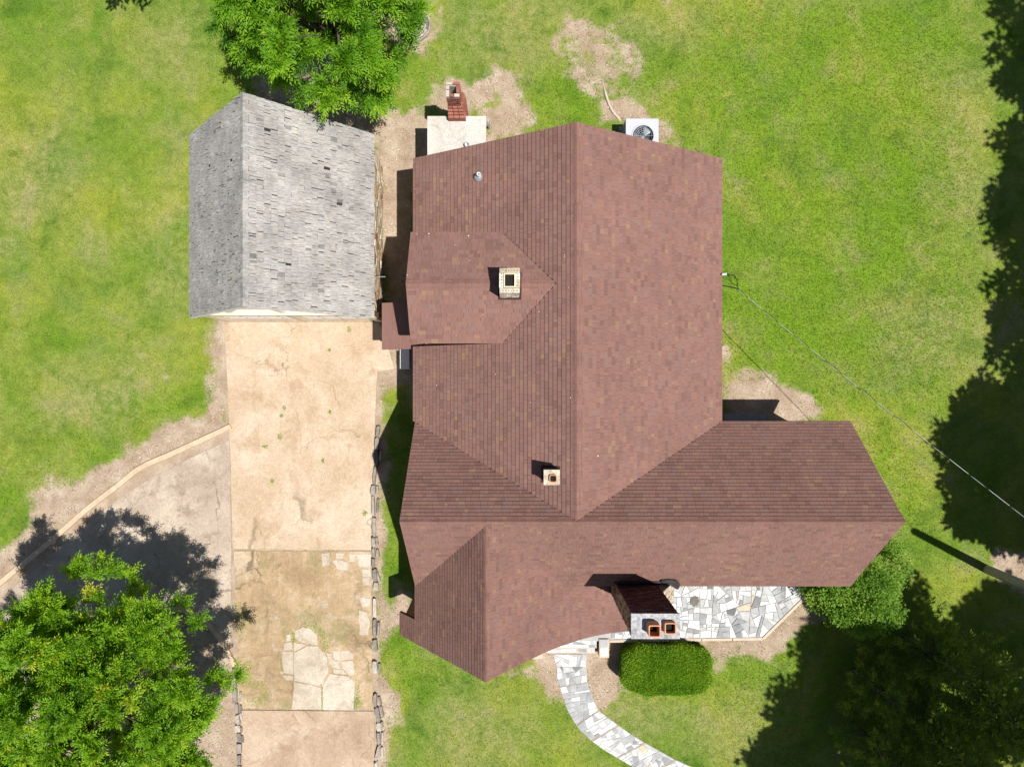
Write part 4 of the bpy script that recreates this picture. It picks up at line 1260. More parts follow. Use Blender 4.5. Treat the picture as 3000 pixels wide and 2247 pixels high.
# top panel with a round hole
fcx, fcy, fr_ = ax+.03, ay-.02, .335
tp = MB()
N = 48
vs, fs = [], []
for k in range(N):
    a = 2*math.pi*k/N
    c_, s_ = math.cos(a), math.sin(a)
    m_ = 1/max(abs(c_), abs(s_))
    vs += [(fcx+fr_*c_, fcy+fr_*s_, AZ-.16), (fcx+fr_*c_, fcy+fr_*s_, AZ+.012), (fcx+(fr_+.03)*c_, fcy+(fr_+.03)*s_, AZ+.014), (fcx+(fr_+.05)*c_, fcy+(fr_+.05)*s_, AZ-.004), (ax+hw*m_*c_, ay+hw*m_*s_, AZ), (ax+hw*m_*c_, ay+hw*m_*s_, AZ-.07)]
for k in range(N):
    k2 = (k+1) % N
    for j in range(5): fs.append((k*6+j, k2*6+j, k2*6+j+1, k*6+j+1))
tp.add(vs, [tuple(reversed(f)) for f in fs]); tp.build('top_panel', M['ac_body'], ac)
MB().box(ax-hw+.05, ax+hw-.05, ay-hw+.05, ay+hw-.05, .701, .72).build('inner_floor', M['ac_dark'], ac)
fan = MB()
fan.lathe((fcx, fcy, AZ-.14), [(0,.06),(.07,.05),(.08,0),(0,0)], 18)
fan = fan.build('fan', M['fan'], ac)
for k in range(3):
    a0 = 2*math.pi*k/3 + .5
    vs, fs = [], []
    for i in range(6):
        aa = a0 + i*.2
        for r in (.07, .30): vs.append((fcx+r*math.cos(aa), fcy+r*math.sin(aa), AZ-.135+i*.018))
    for i in range(5): fs.append((i*2, i*2+1, i*2+3, i*2+2))
    MB().add(vs, fs).build('blade', M['fan'], fan)
gr = MB()
for rr in (.10,.16,.22,.28):
    gr.tube([(fcx+rr*math.cos(2*math.pi*k/28), fcy+rr*math.sin(2*math.pi*k/28), AZ-.01) for k in range(29)], .003, 4)
for k in range(10):
    a = 2*math.pi*k/10
    gr.tube([(fcx+.05*math.cos(a), fcy+.05*math.sin(a), AZ-.004),(fcx+fr_*math.cos(a), fcy+fr_*math.sin(a), AZ-.004)], .003, 4)
gr.build('grille', M['steel'], ac)

# ------------------------------------------------------------------ garage
ga = thing('garage', (-6.95, 4.74, 0), 'detached garage with steep weathered grey wood-shingle roof', 'garage')
GX0, GX1, GXM, GZE, GZR, GY0, GY1 = -9.71, -4.16, -6.93, 2.6, 5.7, 1.98, 7.5
zGL = lambda x,y: GZE + (x-GX0)*(GZR-GZE)/(GXM-GX0)
zGR = lambda x,y: GZE + (GX1-x)*(GZR-GZE)/(GX1-GXM)
GP = [([(GX0,GY0),(GXM,GY0),(GXM,GY1),(GX0,GY1)], zGL, (-1,0), 'a'), ([(GX1,GY0),(GXM,GY0),(GXM,GY1),(GX1,GY1)], zGR, (1,0), 'a')]
gd = MB()
for poly, zf, dn, k in GP: gd.prism([(x + (.02 if x == GX0 else -.02 if x == GX1 else 0), y + (.02 if y == GY0 else -.02)) for x, y in poly], lambda x,y,zf=zf: zf(x,y)-.1, lambda x,y,zf=zf: zf(x,y))
gr_roof = gd.build('roof', M['shake_under'], ga)
rng = random.Random(51)
def shake_tint(r):
    x = r.random()
    if x < .02: return r.uniform(.05,.2)
    if x < .92: return r.uniform(.52,.72)
    return r.uniform(.86,1)
lay(GP, gr_roof, ga.location, .205, .05, .12, .018, .004, M['shake'], 'shake', rng, shake_tint, jit=.022, miss=.0015, lift=1.3, gap=True)
# ragged ridge boards
for k in range(22):
    y0 = GY0 + k*(GY1-GY0)/22
    h = random.uniform(.0,.012)
    MB().add([(GXM-.11,y0,GZR-.10+h),(GXM,y0,GZR+.03+h),(GXM+.10,y0,GZR-.09+h),(GXM-.11,y0+.246,GZR-.10+h),(GXM,y0+.246,GZR+.025+h),(GXM+.10,y0+.246,GZR-.09+h)],
             [(0,1,4,3),(1,2,5,4),(0,2,1),(3,4,5)], random.uniform(.35,.85)).build('ridge_board', M['shake'], gr_roof)
# walls
wx0, wx1, wy0, wy1 = -9.58, -4.33, 2.07, 7.38
gw = MB()
gw.box(wx0, wx1-.06, wy0+.16, wy1, -.02, 2.45)
gable_wall(gw, 'y', wy1-.2, wx0, wx1-.06, 2.44, GXM, GZR-.2)
gw.build('wall', M['stucco'], ga)
gw = MB(); gable_wall(gw, 'y', wy0+.161, wx0, wx1-.06, 2.441, GXM, GZR-.2); gw.build('gable_panel', M['white_wood'], ga)
rng = random.Random(61)
pkk = (.55,.7,.8,.9,1,.95,.3,.15,.85)
stone_face(ga, ga.location, (wx1-.06, wy0+.1, 0.0), (0,1,0), (0,0,1), (1,0,0), wy1-wy0-.1, 2.42, .05, .25, M['stone_wall'], rng, .008, .04, pick=pkk)
# front: doors, frame, half-timber gable
for x0, x1 in ((-9.38,-6.98),(-6.82,-4.55)):
    d = MB().box(x0, x1, wy0+.10, wy0+.159, .02, 2.15).build('garage_door', M['door'], ga)
    for r in range(4):
        for c in range(4):
            ww = (x1-x0)/4
            MB().box(x0+c*ww+.06, x0+(c+1)*ww-.06, wy0+.085, wy0+.099, .08+r*.52, .54+r*.52).build('door_panel', M['white_wood'], d)
tm = MB()
tm.box(wx0, -9.38, wy0, wy0+.16, -.02, 2.45); tm.box(-6.98, -6.82, wy0, wy0+.16, -.02, 2.45); tm.box(-4.55, wx1, wy0, wy0+.16, -.02, 2.45)
tm.box(-9.379, -4.551, wy0+.002, wy0+.158, 2.16, 2.44)
tm.build('door_frame', M['stucco'], ga)
gb = MB()
for (xa,za),(xb,zb) in (((-9.55,2.6),(GXM,5.45)),((-4.36,2.6),(GXM,5.45)),((-8.6,2.5),(-7.6,4.3)),((-5.3,2.5),(-6.3,4.3)),((GXM,2.5),(GXM,5.2))):
    d = Vector((xb-xa,0,zb-za)).normalized(); n_ = Vector((-d.z,0,d.x))*.085
    a, b = Vector((xa,wy0+.06,za)), Vector((xb,wy0+.06,zb))
    th = Vector((0,.1,0))
    gb.add([a-n_,b-n_,b+n_,a+n_,a-n_+th,b-n_+th,b+n_+th,a+n_+th], BOXF)
gb.build('gable_timber', M['white_wood'], ga)
rk = MB()
rake(rk, (GX0,GY0+.03,GZE-.03), (GXM,GY0+.03,GZR-.04), .03, .2); rake(rk, (GX1,GY0+.03,GZE-.03), (GXM,GY0+.03,GZR-.04), .03, .2)
rk.build('barge_board', M['white_wood'], ga)
lm = thing('wall_bracket', (wx1, Q(1105,812,2.3)[1], 2.3), 'small bare metal bracket sticking out of the garage side wall', 'bracket')
ly = lm.location.y
MB().tube([(wx1-.02,ly-.05,2.3),(wx1+.14,ly-.05,2.32),(wx1+.14,ly+.08,2.32),(wx1-.02,ly+.08,2.3)], .012, 6).build('frame', M['steel'], lm)
MB().tube([(wx1+.10,ly,2.32),(wx1+.46,ly+.01,2.3)], .016, 6).build('arm', M['steel'], lm)
# downspout board at the garage's near corner
MB().box(-4.30,-4.18,2.1,2.22,-.02,2.4).build('corner_post', M['brown_wood'], ga)

# ------------------------------------------------------------------ utility pole and service wire
pb = Vector(Q(2893,1668,0)); ptop = pb + Vector((.1,-.2,8.2))
po = thing('utility_pole', pb, 'leaning grey wooden utility pole at the right edge', 'utility pole')
mb = MB(); mb.tube([pb+Vector((0,0,-.1)), pb.lerp(ptop,.5), ptop], [.15,.135,.12], 14, .5); mb.build('pole', M['pole'], po)
mb = MB(); mb.tube([pb+Vector((.15,.02,0)), pb.lerp(ptop,.5)+Vector((.14,.02,0)), ptop+Vector((.125,.02,-.3))], .012, 5); mb.build('ground_wire', M['alu_cable'], po)
wa = Vector((sx+.35, Q(2135,845,3.2)[1], 3.2)); wbp = ptop + Vector((0,0,-.25))
def sag(a, b, n, s): return [a.lerp(b, k/n) + Vector((0,0,-s*4*(k/n)*(1-k/n))) for k in range(n+1)]
wr = thing('service_wire', wa, 'twisted power line running from the house eave to the pole', 'wire')
line = sag(wa, wbp, 60, .35)
mb = MB(); mb.tube(line, .0075, 6); mb.build('conductor', M['alu_cable'], wr)
mb = MB(); mb.tube([p + Vector((.013*math.cos(i*1.3), .013*math.sin(i*1.3), .013*math.sin(i*1.3+1))) for i, p in enumerate(line)], .009, 6); mb.build('insulated_wire', M['black_cable'], wr)
# drip loops by the mast
mb = MB()
m0 = Vector((sx+.02,sy,sz+.06))
mb.tube(smooth_line([m0, m0+Vector((.26,-.05,-.1)), m0+Vector((.36,-.25,-.12)), wa+Vector((.02,.1,-.02)), wa+Vector((.06,-.04,0))], 5), .012, 6)
mb.tube(smooth_line([m0, m0+Vector((.12,-.04,-.15)), m0+Vector((.2,-.22,-.2)), wa+Vector((.04,.06,-.01))], 5), .010, 6)
mb.tube([Vector((XR-.05,wa.y+.12,3.05)), wa, wa+Vector((.08,-.07,.0))], .018, 6)
mb.build('drip_loop', M['black_cable'], wr)

# ------------------------------------------------------------------ stone ring planter and exposed root
rc = Q(1208, 66, .2)
pl = thing('stone_planter', (rc[0], rc[1], 0), 'round stacked-stone planter ring beside the pecan tree', 'planter')
for lv_ in range(4):
    nst = 16 - lv_
    for k in range(nst):
        a = 2*math.pi*(k + lv_*.5)/nst
        r = .52 - .05*lv_
        rock(pl, rc[0]+r*math.cos(a), rc[1]+r*math.sin(a), .05+.09*lv_, random.uniform(.2,.28), .17, .10, a+math.pi/2)
MB().lathe((rc[0], rc[1], .28), [(0,.04),(.3,.02),(.45,-.02),(.45,-.28)], 16).build('soil', M['litter'], pl)
rock(pl, rc[0]+.12, rc[1]+.05, .4, .3, .22, .12, .4)
rock(pl, rc[0]-.05, rc[1]-.15, .38, .2, .16, .10, 1.4)
rt = MB()
rt.tube(smooth_line([(*S(u,v)[:2], z) for u, v, z in ((1302,172,-.01),(1306,195,.02),(1313,220,.035),(1322,240,.03),(1335,255,.01),(1342,262,-.02))], 4), [.02]*5+[.045]*8+[.05]*5+[.03]*3, 7, .5)
rt = rt.build('exposed_root', M['root'])
tag(rt, 'pale crooked root lying on bare soil left of the air conditioner', 'root')

# ------------------------------------------------------------------ foliage
def leaves_mesh(name, P, D, N, L, W, tint, mat):
    """diamond leaves: base P, direction D, normal N, length L, width W"""
    D = D/np.linalg.norm(D, axis=1, keepdims=True)
    Sd = np.cross(D, N); Sd /= np.linalg.norm(Sd, axis=1, keepdims=True)+1e-9
    Nn = np.cross(Sd, D)
    L, W = L[:,None], W[:,None]
    n = len(P)
    v = np.empty((n,4,3))
    v[:,0] = P; v[:,2] = P + D*L - Nn*L*.12
    v[:,1] = P + D*L*.45 + Sd*W*.5 + Nn*W*.15
    v[:,3] = P + D*L*.45 - Sd*W*.5 + Nn*W*.15
    f = np.arange(n*4).reshape(n,4)
    return fast_mesh(name, v.reshape(-1,3), f, mat, fattrs={'tint': tint})
def unit(v): return v/(np.linalg.norm(v, axis=-1, keepdims=True)+1e-9)
def clumps_ellipsoid(c, r, n, rng, shell=.55, low=-.5):
    """clump centres spread through the outer part of a lumpy crown"""
    out = []
    ph = rng.random(6)*6.28
    while len(out) < n:
        d = unit(rng.normal(size=3))
        if d[2] < low: continue
        az = math.atan2(d[1], d[0])
        lump = 1 + .13*math.sin(3*az+ph[0]) + .10*math.sin(5*az+ph[1]+2*d[2]) + .07*math.sin(9*az+ph[2])
        s = (shell + (1-shell)*rng.random()**.6) * lump
        out.append(np.array(c) + d*np.array(r)*s)
    return np.array(out)
def lumpy(c, r, n_macro, n_sub, rng, shell, low, rad):
    """boughs: macro lumps on the crown shell, each filled with sub-clumps biased upward and outward"""
    mac = clumps_ellipsoid(c, r, n_macro, rng, shell, low)
    out = []
    for m in mac:
        o = unit(rng.normal(size=(n_sub,3)))*(rng.random((n_sub,1))**.5)*rad*rng.uniform(.75,1.3)
        o[:,2] = np.abs(o[:,2])*.55
        out.append(m + o)
    return np.concatenate(out)
def pinnate(centers, cc, rng, n_comp, n_leaf, comp_len, leaf_l, leaf_w, spread=1.0, up=.35):
    """compound leaves radiating from every clump centre"""
    P, D, N, T = [], [], [], []
    for c in centers:
        outw = unit((c - cc))
        base_t = rng.normal(.45, .20)
        for k in range(n_comp):
            d = unit(rng.normal(size=3)*spread + outw*.9 + np.array([0,0,up]))
            Lc = comp_len*rng.uniform(.55,1.45)
            side = unit(np.cross(d, [0,0,1.0])+1e-6)
            nrm = np.cross(side, d)
            if nrm[2] < 0: nrm = -nrm
            s = (np.arange(n_leaf)+.8)/n_leaf
            pts = c + d*(s*Lc)[:,None] + np.array([0,0,-1.0])*((s**2)*Lc*.28)[:,None]
            sg = np.where(np.arange(n_leaf) % 2 == 0, 1, -1)
            ld = d*.75 + side*sg[:,None]*.9 + np.array([0,0,-.25]) + rng.normal(size=(n_leaf,3))*.16
            ld[-1] = d + np.array([0,0,-.4])
            P.append(pts); D.append(ld); N.append(nrm + rng.normal(size=(n_leaf,3))*.25)
            T.append(np.clip(base_t + rng.normal(0,.13) + rng.normal(0,.05,n_leaf), 0, 1))
    P, D, N, T = map(np.concatenate, (P, D, N, T))
    n = len(P)
    return P, D, N, leaf_l*rng.uniform(.75,1.25,n), leaf_w*rng.uniform(.8,1.2,n), T
def tufts(centers, cc, rng, n, rad, leaf_l, leaf_w, up=.4):
    """loose balls of simple leaves"""
    k = len(centers)*n
    c = np.repeat(centers, n, 0)
    off = rng.normal(size=(k,3)); off = unit(off)*(rng.random((k,1))**.45)*rad
    P = c + off*np.array([1,1,.75])
    outw = unit(c - cc)
    D = unit(off + outw*rad*.6) + rng.normal(size=(k,3))*.45 + np.array([0,0,.1])
    N = np.array([0,0,1.0]) + outw*up + rng.normal(size=(k,3))*.4
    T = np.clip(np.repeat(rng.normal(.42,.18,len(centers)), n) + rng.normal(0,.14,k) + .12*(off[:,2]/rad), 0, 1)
    return P, D, N, leaf_l*rng.uniform(.7,1.3,k), leaf_w*rng.uniform(.8,1.2,k), T
def tree(name, base, label, group, crown_c, limbs_to, leafdata, mat, trunk_r=.16, cat='tree', nlimb=14):
    root = thing(name, (base[0], base[1], 0), label, cat, group)
    mb = MB()
    b = Vector((base[0], base[1], -.1)); cc = Vector(crown_c)
    fork = b.lerp(cc, .45)
    mb.tube([b, b.lerp(fork,.5)+Vector((.06,.04,0)), fork, cc], [trunk_r*1.15, trunk_r, trunk_r*.8, trunk_r*.3], 9)
    idx_ = RNG.choice(len(limbs_to), min(nlimb, len(limbs_to)), replace=False)
    for i in idx_:
        e = Vector(limbs_to[i]); s = fork.lerp(cc, random.uniform(.0,.7))
        m1 = s.lerp(e, .5) + Vector((random.uniform(-.2,.2), random.uniform(-.2,.2), random.uniform(.0,.3)))
        mb.tube([s, m1, e], [trunk_r*.4, trunk_r*.22, .012], 6)
    mb.build('trunk', M['bark'], root)
    P, D, N, L, W, T = leafdata
    P = P - np.array([base[0], base[1], 0])
    obj('crown', leaves_mesh('crown', P, D, N, L, W, T, mat), root)
    return root

# pecan behind the garage
r = np.random.default_rng(101)
cc = np.array([-5.0, 10.5, 5.2])
cl = np.concatenate([lumpy(cc, (2.45,2.5,2.45), 60, 5, r, .62, -.35, .42), clumps_ellipsoid(cc+[0,0,-.5], (1.6,1.8,1.5), 24, r, .5)])
extra = np.array([Q(1190,110,3.6), Q(1205,40,3.4), Q(1160,175,3.8), Q(1110,275,3.2), Q(1060,270,3.3), Q(960,265,3.4), Q(900,245,3.6), Q(1100,290,2.9), Q(760,180,4.2), Q(690,110,4.4), Q(660,50,4.6), Q(720,160,4.0), Q(1130,225,3.5), Q(1020,285,3.0), Q(850,225,3.8)])
cl = np.concatenate([cl, extra, extra + r.normal(size=extra.shape)*.22])
tree('pecan_tree', (-5.0,10.2), 'bushy tree with long bright green leaflets behind the garage', None, (-5.0,10.1,5.4), cl, pinnate(cl, cc+[0,0,-1.2], r, 22, 13, .37, .125, .035, up=.45), M['leaf_pecan'], .17, nlimb=34)

# dense tree at lower left
r = np.random.default_rng(102)
cc = np.array([-11.85,-9.15,4.6])
cl = np.concatenate([lumpy(cc, (3.35,3.35,2.15), 175, 7, r, .66, -.25, .5), clumps_ellipsoid(cc+[0,0,-.4], (2.7,2.7,1.4), 170, r, .5), clumps_ellipsoid(cc+[0,0,-1.0], (3.2,3.2,.8), 120, r, .3, -.5)])
extra = np.array([Q(690,1975,3.4), Q(660,2000,3.5), Q(640,1990,3.6), Q(600,2080,3.8), Q(330,1670,3.6), Q(290,1690,3.8), Q(250,1670,3.6), Q(200,1680,3.8), Q(300,1650,3.4), Q(380,1690,3.3), Q(540,2200,4.0), Q(560,2230,3.8), Q(600,2100,3.2), Q(400,1720,3.2), Q(380,1750,3.4)])
cl = np.concatenate([cl, extra, extra + r.normal(size=extra.shape)*.2])
tree('broadleaf_tree', (-11.85,-8.95), 'dense rounded green tree overhanging the apron lower left', None, (-11.85,-9.05,4.6), cl, pinnate(cl, cc+[0,0,-1.5], r, 18, 11, .31, .095, .036, up=.6), M['leaf_dense'], .2, nlimb=30)

# tree outside the top edge
r = np.random.default_rng(103)
cc = np.array([-10.9,13.5,6.0]); cl = clumps_ellipsoid(cc, (1.5,1.5,1.3), 30, r, .5)
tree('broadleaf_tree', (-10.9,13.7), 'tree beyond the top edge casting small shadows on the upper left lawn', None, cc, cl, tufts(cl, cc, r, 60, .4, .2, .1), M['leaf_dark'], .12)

# tall trees beyond the right edge: they throw the deep shade over the lawn
def tall(shadow_xy, z, rad, n, label, seed, dens=75):
    r = np.random.default_rng(seed)
    cc = np.array([shadow_xy[0]-SHX*z, shadow_xy[1]-SHY*z, z])
    cl = clumps_ellipsoid(cc, (rad,rad,rad*.75), n, r, .35, -.8)
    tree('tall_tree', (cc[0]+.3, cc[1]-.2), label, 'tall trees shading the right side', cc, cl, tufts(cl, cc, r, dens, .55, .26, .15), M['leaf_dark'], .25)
tall((19.6, 11.0), 11, 3.1, 260, 'tall tree off the upper right corner shading the lawn edge', 201)
tall((18.9, 6.4), 11, 2.6, 240, 'tall tree off the right edge, second from the top', 202)
tall((18.8, 2.2), 10, 2.4, 160, 'tall tree off the right edge, third from the top', 203)
tall((19.0, -.2), 10, 1.9, 120, 'tall tree far off the right edge above the power line', 216)
tall((16.0, -1.6), 10, 1.4, 80, 'tall tree off the right edge shading the power line', 204)
tall((16.1, -3.9), 9, 1.45, 80, 'tall tree off the right edge between the power line and the pole', 213)
tall((18.3, -2.6), 11, 2.1, 150, 'tall tree far off the right edge behind the power line', 214)
tall((8.9, -12.7), 10, .75, 20, 'added unseen crown below the bottom edge throwing a small round shadow', 215)  # branch cluster built as an extra unseen crown to throw this shadow
tall((18.6, -4.9), 10, 1.3, 60, 'slim tall tree off the right edge above the utility pole', 211)
tall((16.6, -8.5), 12, 1.6, 80, 'slim tall tree off the right edge below the utility pole', 212)
tall((12.2, -9.2), 12, 2.2, 230, 'tall tree shading the lawn just below the corner shrub', 206)
tall((11.2, -12.9), 11, 2.7, 260, 'tall tree off the bottom edge shading the lower lawn', 207)
tall((16.4, -11.0), 12, 2.2, 24, 'thin tall tree off the lower right corner', 208)
tall((15.0, -14.5), 11, 3.0, 40, 'thin tall tree far below the bottom edge', 209)
tall((20.2, -11.0), 12, 2.8, 80, 'tall tree far off the lower right corner', 210)

# dark conifers visible in the lower right corner
def conifer(base, h, rad, label, seed):
    r = np.random.default_rng(seed)
    root = thing('cedar_tree', (base[0], base[1], 0), label, 'tree', 'dark cedars in the lower right corner')
    tr = MB().tube([(base[0],base[1],-.1),(base[0],base[1],h*.6),(base[0],base[1],h)], [.12,.07,.015], 8)
    P, D, N, L, W, T = [], [], [], [], [], []
    nb = int(26*h)
    for k in range(nb):
        f = r.random()**.8
        z0 = .5 + f*(h-.6)
        R = rad*(1-f)**.75*r.uniform(.7,1.15) + .15
        a = r.random()*6.283
        d = np.array([math.cos(a), math.sin(a), .12])
        s = np.array([base[0], base[1], z0])
        tip = s + d*R + np.array([0,0,.12*R])
        if k % 4 == 0: tr.tube([tuple(s), tuple(s+d*R*.5), tuple(tip)], [.025,.015,.005], 5)
        m = int(60*R)+12
        q = r.random(m)**.6
        side = np.array([-d[1], d[0], 0])
        pts = s + (tip-s)*q[:,None] + side*(r.normal(size=m)*.22*(1.1-q))[:,None] + np.array([0,0,1])*(r.normal(size=m)*.06)[:,None]
        dd = d + side*(r.normal(size=m)*.9)[:,None] + np.array([0,0,1])*(r.normal(.15,.35,m))[:,None]
        P.append(pts); D.append(dd); N.append(np.array([0,0,1.0]) + r.normal(size=(m,3))*.5)
        T.append(np.clip(.25+.5*q**2 + r.normal(0,.15,m), 0, 1))  # sunlit bough tips put into the leaf tint
    tr.build('trunk', M['bark'], root)
    P, D, N, T = map(np.concatenate, (P, D, N, T))
    n = len(P)
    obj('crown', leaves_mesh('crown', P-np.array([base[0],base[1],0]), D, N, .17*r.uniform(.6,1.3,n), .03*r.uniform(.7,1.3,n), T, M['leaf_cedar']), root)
conifer(Q(2740,1960,0)[:2], 5.2, 1.8, 'dark cedar with tips coloured as if sunlit nearest the lower right corner', 301)
conifer(Q(2500,2120,0)[:2], 4.4, 1.5, 'dark cedar at the bottom edge left of the corner', 302)
conifer(Q(2640,1860,0)[:2], 3.2, 1.4, 'shaded cedar standing behind the corner cedar', 303)
conifer(Q(2620,2060,0)[:2], 4.8, 1.5, 'cedar between the corner cedar and the bottom edge', 305)
conifer(Q(2500,1960,0)[:2], 2.6, 1.2, 'lowest cedar, leftmost of the dark group', 306)

# shrub at the wing's right corner
r = np.random.default_rng(104)
cc = np.array([11.1,-6.45,1.2])
cl = np.concatenate([clumps_ellipsoid(cc, (1.45,1.4,1.15), 140, r, .62, -.6), clumps_ellipsoid(np.array([10.35,-7.0,.8]), (.6,.6,.7), 40, r, .6, -.6)])
root = thing('shrub', (11.0,-6.4,0), 'loose leafy shrub at the right corner of the wing roof', 'shrub')
mb = MB()
for i in range(0, len(cl), 5): mb.tube([(11.0+random.uniform(-.1,.1),-6.4+random.uniform(-.1,.1),-.02), tuple(cl[i]*.5+np.array([11.0,-6.4,.3])*.5), tuple(cl[i])], [.025,.015,.005], 5)
mb.build('stem', M['bark'], root)
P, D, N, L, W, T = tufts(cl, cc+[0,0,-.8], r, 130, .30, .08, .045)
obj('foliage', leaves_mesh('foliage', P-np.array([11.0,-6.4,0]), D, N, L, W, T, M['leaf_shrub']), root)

# clipped hedge: rounded box covered with small leaves
hx0, hx1, hy0, hy1, hz = 3.58, 6.48, -10.12, -8.55, 1.08
hc = np.array([(hx0+hx1)/2, (hy0+hy1)/2, 0]); hr = np.array([(hx1-hx0)/2, (hy1-hy0)/2, hz])
root = thing('clipped_hedge', tuple(hc), 'bright green clipped hedge with rounded corners in front of the patio', 'hedge')
def hedge_pt(a, t, r_=1.0):
    """superellipse outline with a domed rounded top; t 0 (ground) .. 1 (top centre)"""
    e = .52
    c, s = np.cos(a), np.sin(a)
    ux, uy = np.sign(c)*np.abs(c)**e, np.sign(s)*np.abs(s)**e
    k = np.where(t < .5, 1 - .06*(1-2*t), np.sqrt(np.clip(1-((t-.5)*2)**2.6, 0, 1)))
    z = np.where(t < .5, t*2*.72, .72 + .28*(1-(1-np.clip((t-.5)*2,0,1))**2.2))
    return np.stack([hc[0]+ux*k*hr[0]*r_, hc[1]+uy*k*hr[1]*r_, z*hz*r_], -1)
na, nt = 72, 24
A, Tt = np.meshgrid(np.linspace(0, 2*np.pi, na, endpoint=False), np.linspace(0, 1, nt), indexing='ij')
hv = hedge_pt(A.ravel(), Tt.ravel(), .95) - np.array([hc[0], hc[1], 0])
ix = np.arange(na*nt).reshape(na, nt)
hf = np.stack([ix[:, :-1].ravel(), np.roll(ix, -1, 0)[:, :-1].ravel(), np.roll(ix, -1, 0)[:, 1:].ravel(), ix[:, 1:].ravel()], 1)
obj('core', fast_mesh('core', hv, hf, M['hedge_core'], smooth=True), root)
r = np.random.default_rng(105)
n = 60000
# sample the shell evenly by area: rejection over the bounding plan for the top, plus the sides
tx_ = r.uniform(-1, 1, (n*2, 2))
ok = (np.abs(tx_[:,0])**(2/.52) + np.abs(tx_[:,1])**(2/.52)) < 1
tx_ = tx_[ok][:n]
rr = (np.abs(tx_[:,0])**(2/.52) + np.abs(tx_[:,1])**(2/.52))**(.26)
tt = .5 + .5*(1-np.clip(rr,0,1)**2.0)**(1/2.6)
aa = np.arctan2(np.sign(tx_[:,1])*np.abs(tx_[:,1])**(1/.52), np.sign(tx_[:,0])*np.abs(tx_[:,0])**(1/.52))
top = hedge_pt(aa, tt)
ns_ = 22000
side_ = hedge_pt(r.uniform(0, 2*np.pi, ns_), r.uniform(0.02, .62, ns_))
P = np.concatenate([top, side_])
bumpy = vnoise(P[:,0], P[:,1], 2.2, 55) - .5
P[:,2] += bumpy*.13 + r.normal(0, .018, len(P))
P[:,:2] += r.normal(0, .022, (len(P),2)) + np.stack([vnoise(P[:,0], P[:,1], 3.1, 56)-.5, vnoise(P[:,0], P[:,1], 3.1, 57)-.5], 1)*.10
outd = unit((P - (hc + np.array([0,0,.3])))/hr)
D = outd + r.normal(size=P.shape)*.7 + np.array([0,0,.5])
N = outd + r.normal(size=P.shape)*.5 + np.array([0,0,.4])
edge_t = np.clip(np.concatenate([rr[:len(top)], np.ones(ns_)]), 0, 1)
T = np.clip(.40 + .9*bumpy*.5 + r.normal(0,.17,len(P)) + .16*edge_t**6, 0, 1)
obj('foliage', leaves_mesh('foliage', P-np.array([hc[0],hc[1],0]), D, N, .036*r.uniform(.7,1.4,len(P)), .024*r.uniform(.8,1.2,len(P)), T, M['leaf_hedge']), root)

# ------------------------------------------------------------------ lawn blades, weeds, litter
r = np.random.default_rng(400)
nb = 520000
bx_ = r.uniform(-18, 18, nb); by_ = r.uniform(-14, 14, nb)
d_ = sample(dirt_f, bx_, by_) + (vnoise(bx_, by_, 2.6, 91)-.5)*.5 + (vnoise(bx_, by_, 7.5, 92)-.5)*.55
lu = sample(lush_f, bx_, by_)
keep = (d_ < .40 + .38*r.random(nb)) & (sample(hard_f, bx_, by_) < .3) & (r.random(nb) < .72 + .28*lu)
def rect_out(x0, x1, y0, y1):
    return ~((bx_ > x0) & (bx_ < x1) & (by_ > y0) & (by_ < y1))
for q in ((XL+.34,XR-.34,WN,NY-.25), (WX0+.25,WX1-.3,WS+.3,WN-.3), (WX0,1.6,FY0+.3,WS), (-9.6,-4.3,2.05,7.4), (ax0,ax1,6.3,ay1), (3.6,4.85,7.4,8.7), (bx0,bx1,by0,by1)):
    keep &= rect_out(*q)
keep &= sdist(patio_poly, bx_, by_) < -.03
keep &= sdist(LL + RR[::-1], bx_, by_) < -.03 + .09*vnoise(bx_, by_, 3.0, 93)
bx_, by_, lu = bx_[keep], by_[keep], lu[keep]
n = len(bx_)
a = r.uniform(0, 2*np.pi, n); lean = r.uniform(.35, 1.15, n)
ln = r.uniform(.05, .105, n)*(1+.35*lu)
wd = r.uniform(.010, .018, n)
dx, dy = np.cos(a), np.sin(a)
v = np.empty((n,3,3))
v[:,0] = np.stack([bx_-dy*wd/2, by_+dx*wd/2, np.full(n,-.004)], 1)
v[:,1] = np.stack([bx_+dy*wd/2, by_-dx*wd/2, np.full(n,-.004)], 1)
v[:,2] = np.stack([bx_+dx*ln*np.sin(lean), by_+dy*ln*np.sin(lean), ln*np.cos(lean)], 1)
vx_ = v.reshape(-1,3)
gm = fast_mesh('grass', vx_, np.arange(n*3).reshape(n,3), M['grass'],
               {'lush': sample(lush_f, vx_[:,0], vx_[:,1]), 'pale': sample(pale_f, vx_[:,0], vx_[:,1])}, {'tint': np.clip(r.normal(.5,.22,n),0,1)})
go = obj('grass', gm); tag(go, 'short mown grass blades covering the lawn', 'grass', kind='stuff')

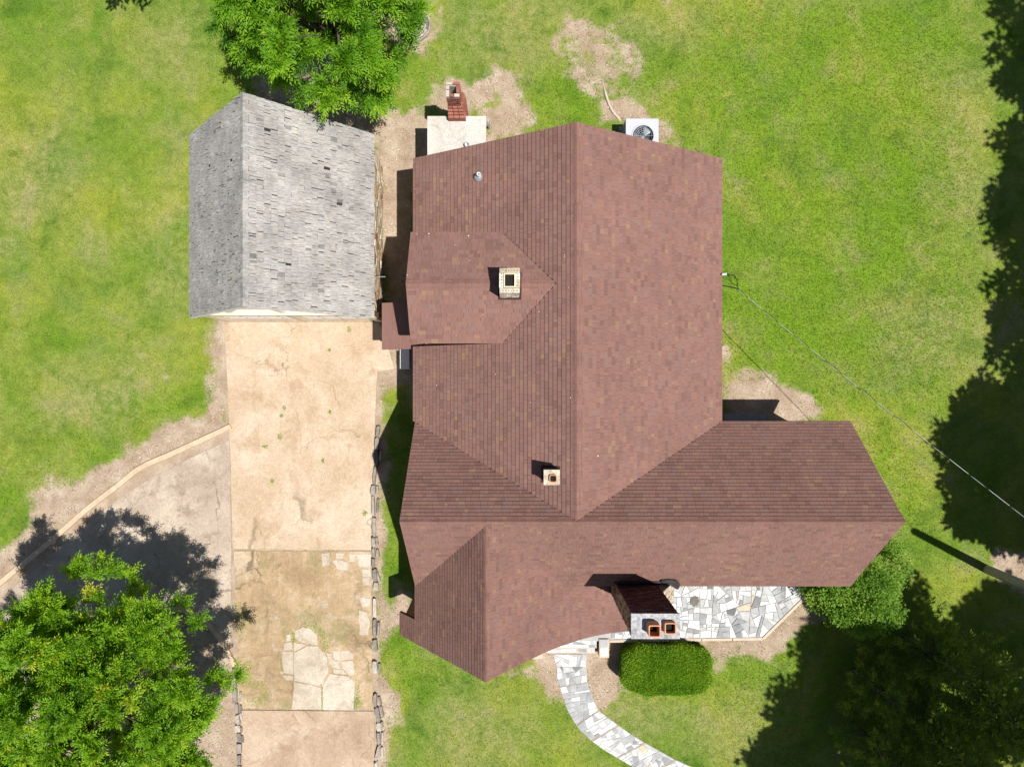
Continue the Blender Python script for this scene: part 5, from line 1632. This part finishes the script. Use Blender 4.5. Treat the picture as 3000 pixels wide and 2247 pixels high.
# leaf litter and pebbles on bare soil
nb = 170000
lx, ly_ = r.uniform(-18,18,nb), r.uniform(-14,14,nb)
k = (sample(dirt_f, lx, ly_) > .55) & (sample(hard_f, lx, ly_) < .3)
for p in (patio_poly, LL + RR[::-1]): k &= sdist(p, lx, ly_) < -.02
lx, ly_ = lx[k], ly_[k]; n = len(lx)
P = np.stack([lx, ly_, np.full(n,.004)], 1)
D = np.stack([r.normal(size=n), r.normal(size=n), r.uniform(.0,.25,n)], 1)
N = np.array([0,0,1.0]) + r.normal(size=(n,3))*.3
lo = obj('leaf_litter', leaves_mesh('leaf_litter', P, D, N, r.uniform(.02,.07,n), r.uniform(.012,.03,n), np.clip(r.normal(.5,.27,n),0,1), M['litter']))
tag(lo, 'dry leaf litter and chips scattered over the bare soil', 'litter', kind='stuff')

# weeds in the driveway joints and cracks
weeds = [((611,788),.05,'tiny weed tuft in the upper driveway, left of centre'),((614,880),.07,'small weed high on the driveway beside a stain'),((609,898),.08,'weed tuft just below the smallest driveway weed'),((605,944),.12,'largest weed tuft in the middle of the driveway'),((573,964),.09,'weed tuft left of the largest driveway weed'),
         ((698,995),.09,'weed tuft right of the driveway centre line'),((588,1038),.07,'low weed tuft near the driveway centre'),((788,1108),.09,'weed tuft at the right edge of the upper driveway slab'),((712,756),.06,'weed tuft near the garage end of the driveway'),((713,890),.07,'thin weed tuft on the right half of the driveway'),
         ((754,712),.08,'weed tuft growing by the right garage door'),((806,692),.12,'leafy weed at the right corner of the garage')]
for i, ((u,v_), rad, lab) in enumerate(weeds):
    c = np.array(S(u, v_, .03)); rr_ = np.random.default_rng(500+i)
    m = int(30+600*rad)
    o3 = rr_.normal(size=(m,3))*rad*.5*np.array([rr_.uniform(.4,1), rr_.uniform(.5,1.3), .6]); o3[:,2] = np.abs(o3[:,2])*.5
    D = unit(o3+1e-6) + np.array([0,0,.4]) + rr_.normal(size=(m,3))*.3
    w_ = obj('weed', leaves_mesh('weed', o3, D, np.array([0,0,1.0])+rr_.normal(size=(m,3))*.4, .03*rr_.uniform(.6,1.4,m), .018*rr_.uniform(.7,1.3,m), rr_.uniform(.1,.8,m), M['leaf_dense']))
    w_.location = c
    tag(w_, lab, 'weed', 'weeds growing on the driveway')
# low moss and weeds hugging the broken concrete
P = []
for (pts, cnt) in (([(560,650),(640,660),(690,720),(720,790),(700,860)], 600), ([(925,1050),(940,1200),(905,1215)], 500), ([(480,700),(490,760),(470,790)], 150), ([(400,890),(410,1000)], 120), ([(120,1080),(260,1060),(290,1180),(150,1200)], 500), ([(60,112),(400,118),(1030,122)], 160), ([(160,1246),(640,1250),(800,1256)], 140), ([(70,500),(120,560),(100,720)], 300), ([(685,1070),(686,1240)], 120)):
    L_ = QP(pts, 2.4125, 660, 1560)
    for _ in range(cnt):
        i = r.integers(len(L_)-1); q = r.random()
        s_ = .09 if cnt > 200 else .02
        P.append((L_[i][0]+(L_[i+1][0]-L_[i][0])*q + r.normal()*s_, L_[i][1]+(L_[i+1][1]-L_[i][1])*q + r.normal()*s_, .018))
P = np.array(P); n = len(P)
mo = obj('moss', leaves_mesh('moss', P, r.normal(size=(n,3))+[0,0,.6], np.array([0,0,1.0])+r.normal(size=(n,3))*.4, r.uniform(.025,.05,n), r.uniform(.012,.02,n), r.uniform(.3,1,n), M['leaf_hedge']))
tag(mo, 'low moss and weeds creeping along the broken concrete', 'moss', kind='stuff')
